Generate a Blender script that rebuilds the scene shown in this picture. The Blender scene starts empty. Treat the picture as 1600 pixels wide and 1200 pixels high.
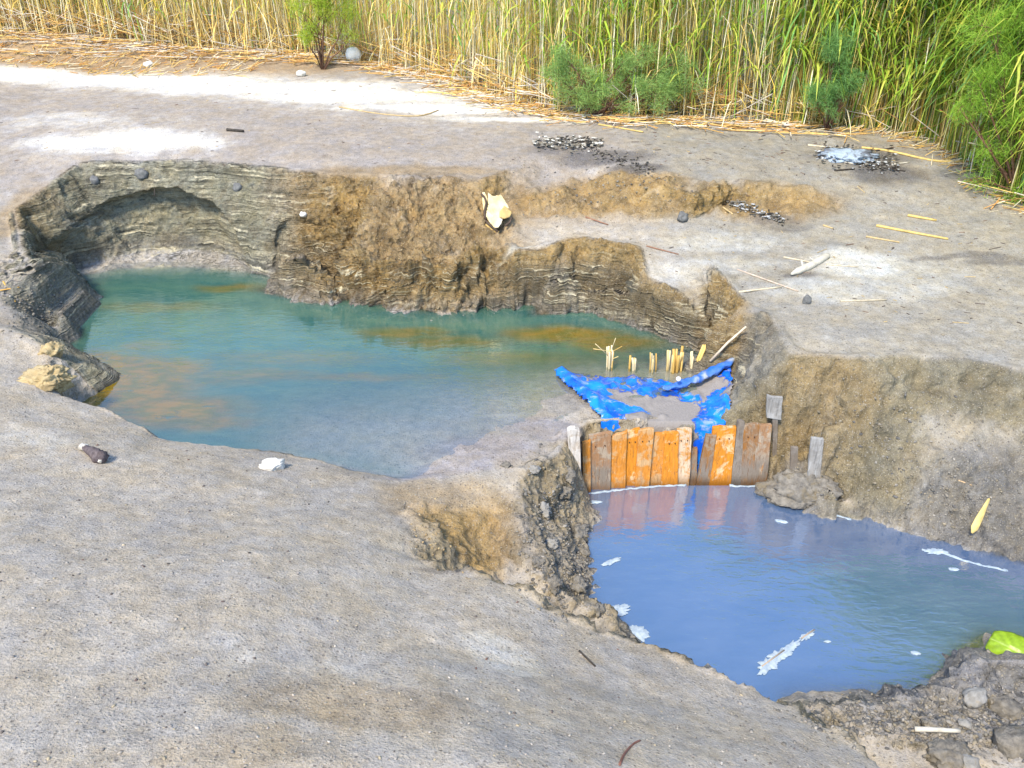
import bpy, bmesh, math, random
import numpy as np
from mathutils import Vector, Matrix, geometry
R = math.radians
scene = bpy.context.scene
COL = scene.collection
random.seed(7)
rng = np.random.default_rng(7)

# ------------------------------------------------------------------ camera
CAM_H, PITCH, FPX = 1.65, R(30), 1386.0
cam_d = bpy.data.cameras.new('camera')
cam_d.sensor_width = 36.0
cam_d.lens = 36.0 * FPX / 1600.0
cam_d.clip_start, cam_d.clip_end = 0.05, 2000
cam = bpy.data.objects.new('camera', cam_d)
COL.objects.link(cam)
cam.location = (0, 0, CAM_H)
cam.rotation_euler = (R(90) - PITCH, 0, 0)
scene.camera = cam

# ------------------------------------------------------------------ sky, sun, exposure
SUN_EL, SUN_AZ = R(52), R(208)          # azimuth clockwise from +Y: behind and to the left
world = bpy.data.worlds.new('World')
scene.world = world
world.use_nodes = True
wn = world.node_tree
sky = wn.nodes.new('ShaderNodeTexSky')
sky.sky_type = 'NISHITA'
sky.sun_disc = False
sky.sun_elevation = SUN_EL
sky.sun_rotation = SUN_AZ
sky.air_density, sky.dust_density, sky.ozone_density = 1.0, 0.3, 2.4
bg = wn.nodes['Background']
bg.inputs[1].default_value = 0.14
wn.links.new(sky.outputs[0], bg.inputs[0])
sd = bpy.data.lights.new('sun', 'SUN')
sd.energy, sd.angle, sd.color = 2.3, R(12), (1.0, 0.89, 0.70)
sun = bpy.data.objects.new('sun', sd)
COL.objects.link(sun)
sdir = Vector((math.sin(SUN_AZ) * math.cos(SUN_EL), math.cos(SUN_AZ) * math.cos(SUN_EL), math.sin(SUN_EL)))
sun.rotation_euler = sdir.to_track_quat('Z', 'Y').to_euler()
sun.location = (-3, -4, 8)
vs = scene.view_settings
vs.view_transform, vs.look, vs.gamma, vs.use_curve_mapping = 'Standard', 'None', 1.0, False
vs.exposure = 1.48

# ------------------------------------------------------------------ pixel -> place
FWD = np.array([0, math.cos(PITCH), -math.sin(PITCH)])
UPV = np.array([0, math.sin(PITCH), math.cos(PITCH)])
def ray(px, py):
    d = FWD + UPV * ((600 - py) / FPX)
    d = d + np.array([(px - 800) / FPX, 0, 0])
    return d
def P(px, py, z):                       # on the level z
    d = ray(px, py); t = (z - CAM_H) / d[2]
    return np.array([d[0] * t, d[1] * t, z])
def PY(px, py, Y):                      # on the upright plane y = Y
    d = ray(px, py); t = Y / d[1]
    return np.array([d[0] * t, Y, CAM_H + d[2] * t])

# ------------------------------------------------------------------ noise
_perm = np.random.default_rng(3).permutation(256)
_perm = np.concatenate([_perm, _perm, _perm])
_g = np.random.default_rng(4).normal(size=(256, 3)); _g /= np.linalg.norm(_g, axis=1)[:, None]
def perlin(x, y, z):
    x, y, z = np.broadcast_arrays(x, y, z)
    xi, yi, zi = np.floor(x).astype(int), np.floor(y).astype(int), np.floor(z).astype(int)
    xf, yf, zf = x - xi, y - yi, z - zi
    u, v, w = [t * t * t * (t * (t * 6 - 15) + 10) for t in (xf, yf, zf)]
    xi, yi, zi = xi & 255, yi & 255, zi & 255
    out = 0
    for dx in (0, 1):
        for dy in (0, 1):
            for dz in (0, 1):
                h = _perm[_perm[_perm[(xi + dx) & 255] + ((yi + dy) & 255)] + ((zi + dz) & 255)]
                g = _g[h]
                dot = g[..., 0] * (xf - dx) + g[..., 1] * (yf - dy) + g[..., 2] * (zf - dz)
                out = out + dot * (u if dx else 1 - u) * (v if dy else 1 - v) * (w if dz else 1 - w)
    return out
def fbm(x, y, z, f, octv=4, gain=0.5, ridged=False):
    s, a = 0, 1.0
    for i in range(octv):
        n = perlin(x * f + 13.7 * i, y * f + 5.1 * i, z * f + 9.3 * i)
        s = s + a * ((1 - 2 * np.abs(n)) - 0.6 if ridged else n)
        a *= gain; f *= 2.03
    return s
def sstep(a, b, x):
    t = np.clip((x - a) / (b - a), 0, 1)
    return t * t * (3 - 2 * t)

# ------------------------------------------------------------------ materials
def new_mat(name):
    m = bpy.data.materials.new(name); m.use_nodes = True
    nt = m.node_tree
    return m, nt, nt.nodes['Principled BSDF']
def N(nt, typ, **kw):
    n = nt.nodes.new(typ)
    for k, v in kw.items():
        if k.startswith('i_'):
            key = k[2:]
            n.inputs[int(key) if key.isdigit() else key].default_value = v
        else:
            setattr(n, k, v)
    return n
def L(nt, a, b): nt.links.new(a, b)
def mixc(nt, fac, a, b, mode='MIX'):
    n = nt.nodes.new('ShaderNodeMix'); n.data_type = 'RGBA'; n.blend_type = mode
    n.clamp_factor = True
    for idx, v in ((0, fac), (6, a), (7, b)):
        if hasattr(v, 'is_linked'): L(nt, v, n.inputs[idx])
        elif isinstance(v, (tuple, list)): n.inputs[idx].default_value = (*v[:3], 1)
        else: n.inputs[idx].default_value = v
    return n.outputs[2]
def mth(nt, op, a, b=None, clamp=False):
    n = nt.nodes.new('ShaderNodeMath'); n.operation = op; n.use_clamp = clamp
    for i, v in enumerate((a, b)):
        if v is None: continue
        if hasattr(v, 'is_linked'): L(nt, v, n.inputs[i])
        else: n.inputs[i].default_value = v
    return n.outputs[0]
def mapr(nt, v, a, b, c=0.0, d=1.0):
    n = nt.nodes.new('ShaderNodeMapRange'); n.clamp = True
    L(nt, v, n.inputs[0])
    for i, t in enumerate((a, b, c, d)): n.inputs[i + 1].default_value = t
    return n.outputs[0]
def noise(nt, vec, scale, detail=4, rough=0.55, dist=0.0):
    n = nt.nodes.new('ShaderNodeTexNoise')
    n.inputs['Scale'].default_value = scale; n.inputs['Detail'].default_value = detail
    n.inputs['Roughness'].default_value = rough; n.inputs['Distortion'].default_value = dist
    if vec is not None: L(nt, vec, n.inputs['Vector'])
    return n
def coords(nt, scale=(1, 1, 1), kind='Object'):
    t = nt.nodes.new('ShaderNodeTexCoord'); m = nt.nodes.new('ShaderNodeMapping')
    m.inputs['Scale'].default_value = scale
    L(nt, t.outputs[kind], m.inputs[0])
    return m.outputs[0]
def bump(nt, h, dist, strength=1.0, prev=None):
    b = nt.nodes.new('ShaderNodeBump')
    b.inputs['Strength'].default_value = strength; b.inputs['Distance'].default_value = dist
    L(nt, h, b.inputs['Height'])
    if prev is not None: L(nt, prev, b.inputs['Normal'])
    return b.outputs[0]
def simple_mat(name, c1, c2, scale=30, rough=0.85, bmp=0.002, c3=None, stretch=(1, 1, 1)):
    """two-tone mottled matter with fine relief"""
    m, nt, b = new_mat(name)
    co = coords(nt, stretch)
    n1 = noise(nt, co, scale, 6, 0.65)
    c = mixc(nt, mapr(nt, n1.outputs[0], 0.35, 0.65), c1, c2)
    if c3 is not None:
        n2 = noise(nt, co, scale * 0.4, 4, 0.6, 0.6)
        c = mixc(nt, mapr(nt, n2.outputs[0], 0.52, 0.62), c, c3)
    L(nt, c, b.inputs['Base Color'])
    b.inputs['Roughness'].default_value = rough
    b.inputs['Specular IOR Level'].default_value = 0.25
    L(nt, bump(nt, noise(nt, co, scale * 2, 5, 0.7).outputs[0], bmp), b.inputs['Normal'])
    return m

# ------------------------------------------------------------------ object helpers
def tag(o, label=None, cat=None, group=None, kind=None):
    if label: o['label'] = label
    if cat: o['category'] = cat
    if group: o['group'] = group
    if kind: o['kind'] = kind
    return o
def mesh_obj(name, verts, faces, mat, parent=None, smooth=False):
    me = bpy.data.meshes.new(name)
    me.from_pydata([tuple(map(float, v)) for v in verts], [], [tuple(f) for f in faces])
    me.materials.append(mat)
    if smooth: me.polygons.foreach_set('use_smooth', [True] * len(me.polygons))
    o = bpy.data.objects.new(name, me); COL.objects.link(o)
    if parent is not None: o.parent = parent
    return o
def np_mesh(name, V, F, mat, smooth=False):
    """fast mesh from arrays; F is (n,3) or (n,4)"""
    me = bpy.data.meshes.new(name)
    V = np.asarray(V, np.float32); F = np.asarray(F, np.int32)
    k = F.shape[1]
    me.vertices.add(len(V)); me.vertices.foreach_set('co', V.ravel())
    me.loops.add(F.size); me.loops.foreach_set('vertex_index', F.ravel())
    me.polygons.add(len(F)); me.polygons.foreach_set('loop_start', np.arange(0, F.size, k, dtype=np.int32))
    if smooth: me.polygons.foreach_set('use_smooth', np.ones(len(F), bool))
    me.materials.append(mat)
    me.update(calc_edges=True)
    return me
def empty(name, loc, rz=0.0):
    o = bpy.data.objects.new(name, None); COL.objects.link(o)
    o.empty_display_size = 0.05
    o.location = loc; o.rotation_euler = (0, 0, rz)
    return o

# ------------------------------------------------------------------ the terrain: break lines surveyed from the photo
WU, WL = -0.65, -0.95                   # water levels of the upper and the lower pool
def poly(*pts): return [P(*p) for p in pts]
lines = []
RIM_FAR = poly((-70, 300, -.17), (10, 275, -.12), (45, 260, -.10), (120, 252, -.08), (220, 248, -.08), (320, 251, -.08), (430, 260, -.08),
               (500, 270, -.08), (600, 275, -.08), (700, 280, -.08), (745, 280, -.08), (800, 258, -.06), (850, 241, -.05),
               (920, 244, -.05), (980, 262, -.06), (1040, 288, -.08), (1090, 300, -.1), (1150, 284, -.1), (1210, 280, -.1),
               (1280, 290, -.12), (1350, 285, -.13), (1430, 300, -.15))
lines.append(RIM_FAR)
# foot of the small upper scarp on the right half
FOOT = poly((785, 322, -.23), (850, 324, -.24), (920, 330, -.25), (1000, 345, -.25), (1080, 345, -.24), (1130, 318, -.21), (1200, 320, -.21),
            (1270, 326, -.21), (1340, 330, -.21), (1430, 345, -.22))
lines.append(FOOT)
LIP = poly((470, 400, -.40), (540, 415, -.45), (620, 428, -.46), (700, 420, -.42), (760, 388, -.34), (830, 395, -.33), (900, 403, -.33), (960, 416, -.34),
           (1010, 440, -.37), (1060, 464, -.40), (1095, 500, -.48), (1118, 535, -.60))
lines.append(LIP)
TOE = poly((92, 446, -.70), (180, 434, -.70), (300, 431, -.70), (400, 440, -.70), (450, 455, -.70), (520, 466, -.70), (560, 482, -.70),
           (640, 496, -.70), (700, 500, -.70), (760, 491, -.70), (830, 485, -.70), (900, 487, -.70), (960, 500, -.70), (1010, 528, -.70),
           (1060, 546, -.69), (1095, 553, -.68))
lines.append(TOE)
# left bank
LB = poly((45, 260, -.10), (30, 320, -.18), (42, 390, -.25), (66, 430, -.32), (88, 474, -.45), (100, 494, -.56), (70, 520, -.50), (20, 508, -.42), (-60, 490, -.38))
lines.append(LB[1:])
LBT = poly((98, 470, -.70), (114, 498, -.70), (92, 530, -.70), (100, 560, -.70))
lines.append([TOE[0]] + LBT)
# foreground rim of the upper pool
FR = poly((-80, 512, -.35), (0, 512, -.36), (50, 530, -.38), (80, 556, -.41), (86, 590, -.44), (94, 613, -.46), (150, 631, -.48), (215, 661, -.51),
          (250, 684, -.54), (330, 694, -.57), (430, 707, -.60), (500, 720, -.62), (560, 736, -.635), (612, 746, -.645))
lines.append(FR)
FRT = [p + np.array([0.03 if i < 6 else 0.0, 0.10 if i > 5 else 0.05, 0]) * (1 if i < 11 else .5) for i, p in enumerate(FR)]
for i, p in enumerate(FRT): p[2] = -.74 if i < 10 else -.69
FRT = FRT[4:]
lines.append(FRT)
# water edge on the mud shoal
SH = poly((690, 735, -.65), (762, 692, -.65), (850, 642, -.65), (884, 606, -.65), (872, 580, -.66), (930, 575, -.66), (1010, 583, -.665), (1060, 580, -.665), (1095, 566, -.66))
lines.append(SH)
CREST = poly((650, 752, -.63), (740, 742, -.615), (820, 722, -.615), (880, 700, -.615), (890, 672, -.62), (930, 658, -.635), (985, 652, -.64), (1040, 655, -.66), (1080, 655, -.69),
             (1120, 645, -.65), (1160, 626, -.58))
lines.append(CREST)
# dam
DAM = poly((918, 771, WL), (990, 762, WL), (1060, 757, WL), (1120, 757, WL), (1208, 757, WL))
pts_dam = poly((1185, 772, -1.06), (1208, 770, -1.05), (1150, 775, -1.08))
lines.append([p + np.array([0, .13, .285 if i not in (2,) else .25]) for i, p in enumerate(DAM)])
DAMF = [p + np.array([0, .055, -.12]) for p in DAM]
lines.append(DAMF)
# left bank of the lower pool
LL = poly((920, 780, -1.05), (930, 802, -1.0), (928, 842, -1.0), (948, 876, -1.0), (930, 905, -1.0), (940, 950, -1.0), (985, 985, -1.0))
lines.append(LL)
lines.append(poly((890, 728, -.68), (914, 747, -.80)))
CL = poly((864, 712, -.615), (815, 742, -.625), (815, 790, -.66), (822, 850, -.72), (850, 905, -.76), (905, 940, -.80), (950, 962, -.84))
lines.append(CL)
# hollow
pts = pts_dam + poly((660, 800, -.60), (720, 790, -.66), (700, 850, -.66), (750, 850, -.75), (785, 872, -.80), (790, 820, -.72))
# foreground rim from the hollow to the lower right
FR2 = poly((655, 872, -.54), (690, 889, -.52), (760, 896, -.52), (812, 914, -.55), (862, 952, -.58), (935, 985, -.62), (1000, 1002, -.65),
           (1100, 1045, -.67), (1200, 1083, -.69), (1290, 1130, -.66), (1400, 1205, -.60), (1500, 1290, -.55))
lines.append(FR2)
FT2 = [p + np.array([.05, .10, 0]) for p in FR2[1:]]
for p, z in zip(FT2, (-.72, -.80, -.82, -.86, -.93, -1.0, -1.02, -1.02, -.93, -.90, -.88)): p[2] = z
lines.append(FT2)
# crumbled shore and mound at lower right
SR = poly((1215, 1085, -.97), (1300, 1083, -.955), (1400, 1078, -.95), (1460, 1060, -.955), (1490, 1010, -.98), (1530, 985, -.98), (1620, 1000, -.98), (1800, 1040, -1.0))
lines.append(SR)
MO = poly((1250, 1110, -.88), (1350, 1105, -.87), (1450, 1090, -.87), (1530, 1030, -.80), (1600, 1030, -.78), (1750, 1080, -.78))
lines.append(MO)
pts += poly((1350, 1160, -.87), (1450, 1150, -.86), (1530, 1130, -.90), (1580, 1110, -.92), (1560, 1190, -.85), (1650, 1180, -.82), (1480, 1200, -.86), (1900, 1190, -.7))
# right bank
RR = poly((1118, 505, -.40), (1160, 470, -.33), (1195, 485, -.31), (1216, 520, -.32), (1236, 556, -.33), (1320, 560, -.33), (1420, 554, -.33), (1510, 560, -.33), (1610, 580, -.34), (1800, 620, -.36))
lines.append(RR)
RT = poly((1222, 764, -1.03), (1226, 784, -1.0), (1290, 800, -1.0), (1370, 824, -1.0), (1455, 858, -1.0), (1610, 905, -1.0), (1800, 950, -1.0))
lines.append(RT)
RM = poly((1150, 590, -.62), (1190, 606, -.50), (1238, 640, -.54), (1248, 680, -.64), (1258, 724, -.79), (1300, 745, -.78), (1380, 765, -.80), (1470, 790, -.82), (1610, 830, -.84))
lines.append(RM)
pts += poly((1240, 610, -.44), (1330, 630, -.50), (1450, 640, -.52), (1580, 660, -.54), (1300, 690, -.64), (1450, 720, -.66), (1600, 740, -.68))
# pool floors
pts += poly((200, 500, -.86), (350, 500, -.88), (500, 540, -.88), (650, 560, -.87), (800, 550, -.86), (920, 535, -.85), (1010, 555, -.78), (160, 560, -.80),
            (250, 610, -.79), (400, 640, -.71), (500, 660, -.675), (600, 650, -.668), (720, 630, -.664), (800, 615, -.662), (620, 700, -.658), (560, 690, -.662), (620, 605, -.695), (760, 592, -.69), (450, 690, -.672), (850, 596, -.67))
pts += poly((1000, 820, -1.15), (1100, 880, -1.2), (1250, 900, -1.2), (1350, 980, -1.2), (1150, 980, -1.15), (1500, 930, -1.15), (1050, 780, -1.1), (1600, 950, -1.1))
# open ground: right plateau, far plateau, foreground
pts += poly((1300, 400, -.27), (1200, 400, -.29), (1100, 400, -.29), (1450, 420, -.29), (1600, 460, -.31), (1800, 450, -.30), (1280, 480, -.31), (1450, 500, -.32),
            (1500, 330, -.20), (1600, 350, -.22), (1000, 385, -.29), (900, 370, -.29), (850, 355, -.27))
pts += poly((1100, 230, -.03), (1300, 235, -.06), (1450, 240, -.08), (950, 205, 0), (700, 220, -.02), (500, 210, 0), (300, 205, 0), (100, 200, 0), (600, 170, 0.01),
            (300, 150, 0.01), (0, 150, 0.0), (0, 220, -.04), (-100, 220, -.05))
BANKF = poly((-300, 106, 0), (0, 106, 0), (200, 108, .01), (380, 116, .01), (480, 118, .02))
BANKT = poly((-300, 40, .30), (0, 44, .30), (150, 52, .25), (300, 66, .18), (400, 84, .10), (480, 104, .05))
lines += [BANKF, BANKT]
pts += poly((620, 125, .03), (760, 160, 0), (900, 185, -.02), (1100, 195, -.02), (1400, 212, -.06), (1500, 270, -.12), (1600, 345, -.2))
pts += poly((0, 300, -.16), (0, 400, -.27), (-100, 420, -.28), (0, 470, -.38))
pts += poly((0, 1200, -.02), (400, 1200, -.06), (800, 1200, -.14), (1150, 1200, -.38), (0, 900, -.14), (400, 900, -.24), (200, 720, -.38), (450, 780, -.46), (0, 650, -.34),
            (560, 850, -.42), (620, 1000, -.34), (850, 1050, -.46), (1050, 1100, -.55), (300, 1050, -.13), (0, 780, -.25), (-200, 700, -.25))
wpts = [(-4.5, 1.0, .1), (4.5, .6, -.2), (2.4, .9, -.6), (-4.5, 4, -.2), (-6, 6.5, -.1), (6, 5.5, -.15), (6, 3, -.2), (0, 0, .03), (-2, 0, .08), (2.5, 0, -.05),
        (-6, 9.6, .32), (0, 9.6, .08), (6, 9, 0), (-40, 40, .3), (40, 40, .1), (-40, -30, .3), (40, -30, 0), (0, 13, .1), (-6, 13, .3), (6, 13, .1),
        (-400, 400, 0), (400, 400, 0), (-400, -300, 0), (400, -300, 0)]
pts += [np.array(p, float) for p in wpts]

tv, te = [], []
for ln in lines:
    s = len(tv)
    for p in ln: tv.append(p)
    te += [(s + i, s + i + 1) for i in range(len(ln) - 1)]
tv += pts
res = geometry.delaunay_2d_cdt([Vector((p[0], p[1])) for p in tv], te, [], 0, 0.004)
ov, of_, oorig = res[0], res[2], res[3]
oz = []
for co, orig in zip(ov, oorig):
    if orig: oz.append(float(np.mean([tv[i][2] for i in orig])))
    else: oz.append(None)
TXY = np.array([[p[0], p[1]] for p in tv]); TZ = np.array([p[2] for p in tv])
for i, z in enumerate(oz):
    if z is None:
        d = np.hypot(TXY[:, 0] - ov[i][0], TXY[:, 1] - ov[i][1]); k = np.argsort(d)[:3]
        w = 1 / (d[k] + 1e-4); oz[i] = float((TZ[k] * w).sum() / w.sum())
def axis(lo, segs, hi_grow, lo_grow):
    a = [lo]
    for end, st in segs:
        n = max(1, int(round((end - a[-1]) / st)))
        a += list(np.linspace(a[-1], end, n + 1)[1:])
    s = segs[-1][1]
    while a[-1] < hi_grow: s *= 1.35; a.append(a[-1] + s)
    b, s = [lo], segs[0][1]
    while b[-1] > lo_grow: s *= 1.35; b.append(b[-1] - s)
    return np.array(b[:0:-1] + a)
GX = axis(-4.0, [(4.0, .0125)], 380, -380)
GY = axis(0.95, [(3.7, .0105), (6.1, .0125), (10.0, .035)], 380, -280)
X, Y = np.meshgrid(GX, GY)              # rows: y
Z = np.zeros_like(X)
for f in of_:
    a, b, c = [(ov[i][0], ov[i][1], oz[i]) for i in f]
    x0, x1 = min(a[0], b[0], c[0]), max(a[0], b[0], c[0]); y0, y1 = min(a[1], b[1], c[1]), max(a[1], b[1], c[1])
    i0, i1 = np.searchsorted(GX, x0 - 1e-6), np.searchsorted(GX, x1 + 1e-6); j0, j1 = np.searchsorted(GY, y0 - 1e-6), np.searchsorted(GY, y1 + 1e-6)
    if i1 <= i0 or j1 <= j0: continue
    den = (b[1] - c[1]) * (a[0] - c[0]) + (c[0] - b[0]) * (a[1] - c[1])
    if abs(den) < 1e-12: continue
    xx, yy = X[j0:j1, i0:i1], Y[j0:j1, i0:i1]
    w0 = ((b[1] - c[1]) * (xx - c[0]) + (c[0] - b[0]) * (yy - c[1])) / den
    w1 = ((c[1] - a[1]) * (xx - c[0]) + (a[0] - c[0]) * (yy - c[1])) / den
    w2 = 1 - w0 - w1
    m = (w0 >= -1e-6) & (w1 >= -1e-6) & (w2 >= -1e-6)
    zz = w0 * a[2] + w1 * b[2] + w2 * c[2]
    Z[j0:j1, i0:i1][m] = zz[m]
def inside(px, py, pg):
    r = np.zeros(px.shape, bool); n = len(pg)
    for i in range(n):
        (x1, y1), (x2, y2) = pg[i], pg[(i + 1) % n]
        cnd = ((y1 > py) != (y2 > py)) & (px < (x2 - x1) * (py - y1) / (y2 - y1 + 1e-12) + x1)
        r ^= cnd
    return r
def blur(A, n):
    k = np.array([.25, .5, .25])
    for _ in range(n):
        A = np.pad(A, ((1, 1), (0, 0)), mode='edge'); A = k[0] * A[:-2] + k[1] * A[1:-1] + k[2] * A[2:]
        A = np.pad(A, ((0, 0), (1, 1)), mode='edge'); A = k[0] * A[:, :-2] + k[1] * A[:, 1:-1] + k[2] * A[:, 2:]
    return A
Zs = blur(Z, 6)
Zw = blur(Z, 120)
near = ((np.abs(X) < 4.5) & (Y > .9) & (Y < 10)).astype(float)
# open ground is rounder than the pit edges
gy_, gx_ = np.gradient(Zs, GY, GX)
steep = sstep(.2, .6, np.hypot(gx_, gy_))
steepw = np.clip(blur(steep, 8) * 1.6, 0, 1)
farw = np.clip(blur(steep, 40) * 2.5, 0, 1)
Z0 = Zs * steepw + (1 - steepw) * (blur(Z, 14) * farw + (1 - farw) * Zw)
def blobs(lst, lo=.55, hi=1.15):
    """soft-edged patches given as pixel, level and radii in metres"""
    s = np.zeros_like(X)
    wx = X + .10 * fbm(X, Y, 0 * X, 3.0, 3); wy = Y + .10 * fbm(X, Y, 0 * X + 7, 3.0, 3)
    for (px, py, z, rx, ry, st) in lst:
        c = P(px, py, z)
        d = np.hypot((wx - c[0]) / rx, (wy - c[1]) / ry)
        s = np.maximum(s, st * (1 - sstep(lo, hi, d)))
    return s
# crumbled, cloddy places
crumb = blobs([(870, 790, -.7, .22, .30, 1), (890, 880, -.85, .22, .2, 1), (900, 940, -.85, .22, .14, .9), (50, 475, -.5, .24, .28, 1), (1380, 1130, -.87, .40, .14, 1), (1520, 1110, -.88, .35, .22, 1),
               (1240, 760, -.85, .12, .10, .5)])
Z0 = Z0 + near * (.012 * fbm(X, Y, 0 * X, 1.3, 3) * (1 - .6 * steepw) + .005 * fbm(X, Y, 0 * X + 3, 7, 3))
Z0 = Z0 + near * (.0022 * fbm(X, Y, 0 * X + 1, 30, 2) + crumb * (.024 * fbm(X, Y, 0 * X + 5, 9, 3, .6, True) + .012 * fbm(X, Y, 0 * X + 8, 28, 2)))
och_geo = blobs([(640, 345, -.2, .75, .5, .9), (930, 290, -.1, .75, .25, .9), (740, 850, -.75, .26, .2, 1), (1190, 305, -.13, .5, .2, 1)])
# ground normals, then real relief along them on the steep faces
gy_, gx_ = np.gradient(Z0, GY, GX)
nl = np.sqrt(gx_ ** 2 + gy_ ** 2 + 1)
NX, NY, NZ = -gx_ / nl, -gy_ / nl, 1 / nl
fgp = [tuple(p[:2]) for p in FR[6:]] + [tuple(P(640, 800, -.58)[:2])] + [tuple(p[:2]) for p in FR2] + [(2.2, .5), (-6, .5), (-6, 3.3)]
fgm = blur(inside(X, Y, fgp).astype(float), 14)
sl = sstep(.28, 1.0, np.hypot(gx_, gy_)) * near * (1 - .95 * sstep(.55, .95, fgm))
XX, YY, ZZ = X.copy(), Y.copy(), Z0.copy()
wgl = .06 * fbm(X, Y, Z0, 3.5, 3)
# undercut alcove in the left back wall
cave = np.clip(1 - ((X + 2.42 + wgl) / .66) ** 2 - ((Z0 + .66 + .5 * wgl) / .42) ** 2, 0, 1)
cv = sl * (Y > 4.6) * np.sqrt(cave)
YY += .36 * cv
cav2 = np.clip(1 - ((X + 1.36 + wgl) / .22) ** 2 - ((Z0 + .52 + wgl) / .20) ** 2, 0, 1)
YY += .09 * np.sqrt(cav2) * sl * (Y > 4.2); XX -= .05 * np.sqrt(cav2) * sl * (Y > 4.2)
c1 = P(945, 318, -.17); slot = np.clip(1 - ((X - c1[0]) / .30) ** 2 - ((Y - c1[1] - .04) / .12) ** 2, 0, 1)
YY += .06 * slot * sl
c1 = P(1240, 318, -.17); slot = np.clip(1 - ((X - c1[0]) / .25) ** 2 - ((Y - c1[1] - .04) / .12) ** 2, 0, 1)
YY += .06 * slot * sl
lay = perlin(X * 2.5, Y * 2.5, Z0 * 34 + 1.5 * perlin(X * 3, Y * 3, Z0 * 2)) + .8 * perlin(X * 5 + 9, Y * 5, Z0 * 80)
rough_ = fbm(X, Y, Z0, 5.5, 5, .6) + .55 * fbm(X, Y, Z0 + 4, 8, 4, .6, True)
back = (Y > 4.3)
lft = 1 - sstep(-1.7, -1.2, X)
d = sl * (.010 * lay * back + rough_ * np.where(back, .042 * lft + .070 * (1 - lft), .060) + .014 * fbm(X, Y, Z0, 26, 2))
d += near * (1 - sl) * sstep(.1, .4, och_geo) * (.022 * fbm(X, Y, Z0 + 2, 9, 4, .6) + .05 * fbm(X, Y, Z0 + 3, 5, 4, .6, True))
midr = blobs([(580, 400, -.35, .55, .45, 1), (700, 430, -.45, .5, .3, 1), (520, 330, -.2, .3, .35, 1), (640, 320, -.15, .65, .4, .9), (930, 290, -.1, .6, .2, .45)])
d += midr * near * (.075 * fbm(X, Y, Z0 + 6, 4.5, 5, .66, True) + .055 * fbm(X, Y, Z0 + 2, 12, 4, .7, True) + .022 * fbm(X, Y, Z0 + 1, 34, 2, .7))
dm0, dm1 = P(905, 775, WL), P(1205, 757, WL); dax = (dm1 - dm0)[:2]; dln = np.linalg.norm(dax); dax = dax / dln
du = np.clip((X - dm0[0]) * dax[0] + (Y - dm0[1]) * dax[1], 0, dln); dd_ = np.hypot(X - dm0[0] - dax[0] * du, Y - dm0[1] - dax[1] * du)
keepc = sstep(.06, .16, dd_)
d *= keepc * (1 - .75 * ((Y < 3.75) & (X < .12) & (Y > 2.95))) * (1 - .6 * ((Y >= 3.75) & (Y < 4.7) & (X < -1.5)))
XX += NX * d; YY += NY * d; ZZ += NZ * d
GH, GW = X.shape
def ground_z(x, y):
    """level of the undisplaced sheet (for scatter and water depth)"""
    x = np.asarray(x, float); y = np.asarray(y, float)
    i = np.clip(np.searchsorted(GX, x) - 1, 0, GW - 2); j = np.clip(np.searchsorted(GY, y) - 1, 0, GH - 2)
    u = (x - GX[i]) / (GX[i + 1] - GX[i]); v = (y - GY[j]) / (GY[j + 1] - GY[j])
    return (Z0[j, i] * (1 - u) * (1 - v) + Z0[j, i + 1] * u * (1 - v) + Z0[j + 1, i] * (1 - u) * v + Z0[j + 1, i + 1] * u * v)

# ---- soil colours (albedo) by place
def col(c): return np.array(c)[None, None, :]
def lay_on(C, m, c): return C * (1 - m[..., None]) + col(c) * m[..., None]
C = np.zeros(X.shape + (3,)) + col((.335, .302, .258))
warm = sstep(-.15, .25, fbm(X, Y, 0 * X + 2, .9, 3))
C = lay_on(C, .45 * warm, (.40, .35, .28))
# far plateau a little paler and pinker
C = lay_on(C, sstep(5.0, 5.9, Y) * .75, (.27, .235, .21))
C = lay_on(C, sstep(.6, 1.2, X) * sstep(3.2, 3.8, Y) * .7, (.255, .24, .205))
# walls: olive-grey clay on the left, ochre loam in the middle and right
wall = sl * (Y > 3.9)
leftw = 1 - sstep(-1.75, -1.15, X + .25 * fbm(X, Y, Z0, 2, 2))
C = lay_on(C, wall * leftw * .95, (.185, .18, .125))
C = lay_on(C, wall * (1 - leftw) * .95, (.225, .150, .052))
C = lay_on(C, wall * sstep(-.36, -.46, Z0) * (1 - leftw) * .8, (.13, .11, .07))
rb = sl * (X > .85) * (Y < 4.2)
C = lay_on(C, rb * .95, (.165, .145, .095))
lbk = sl * (Y <= 3.9) * (X < .6) * (X > -1.2)
C = lay_on(C, lbk * .8, (.20, .16, .09))
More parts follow.
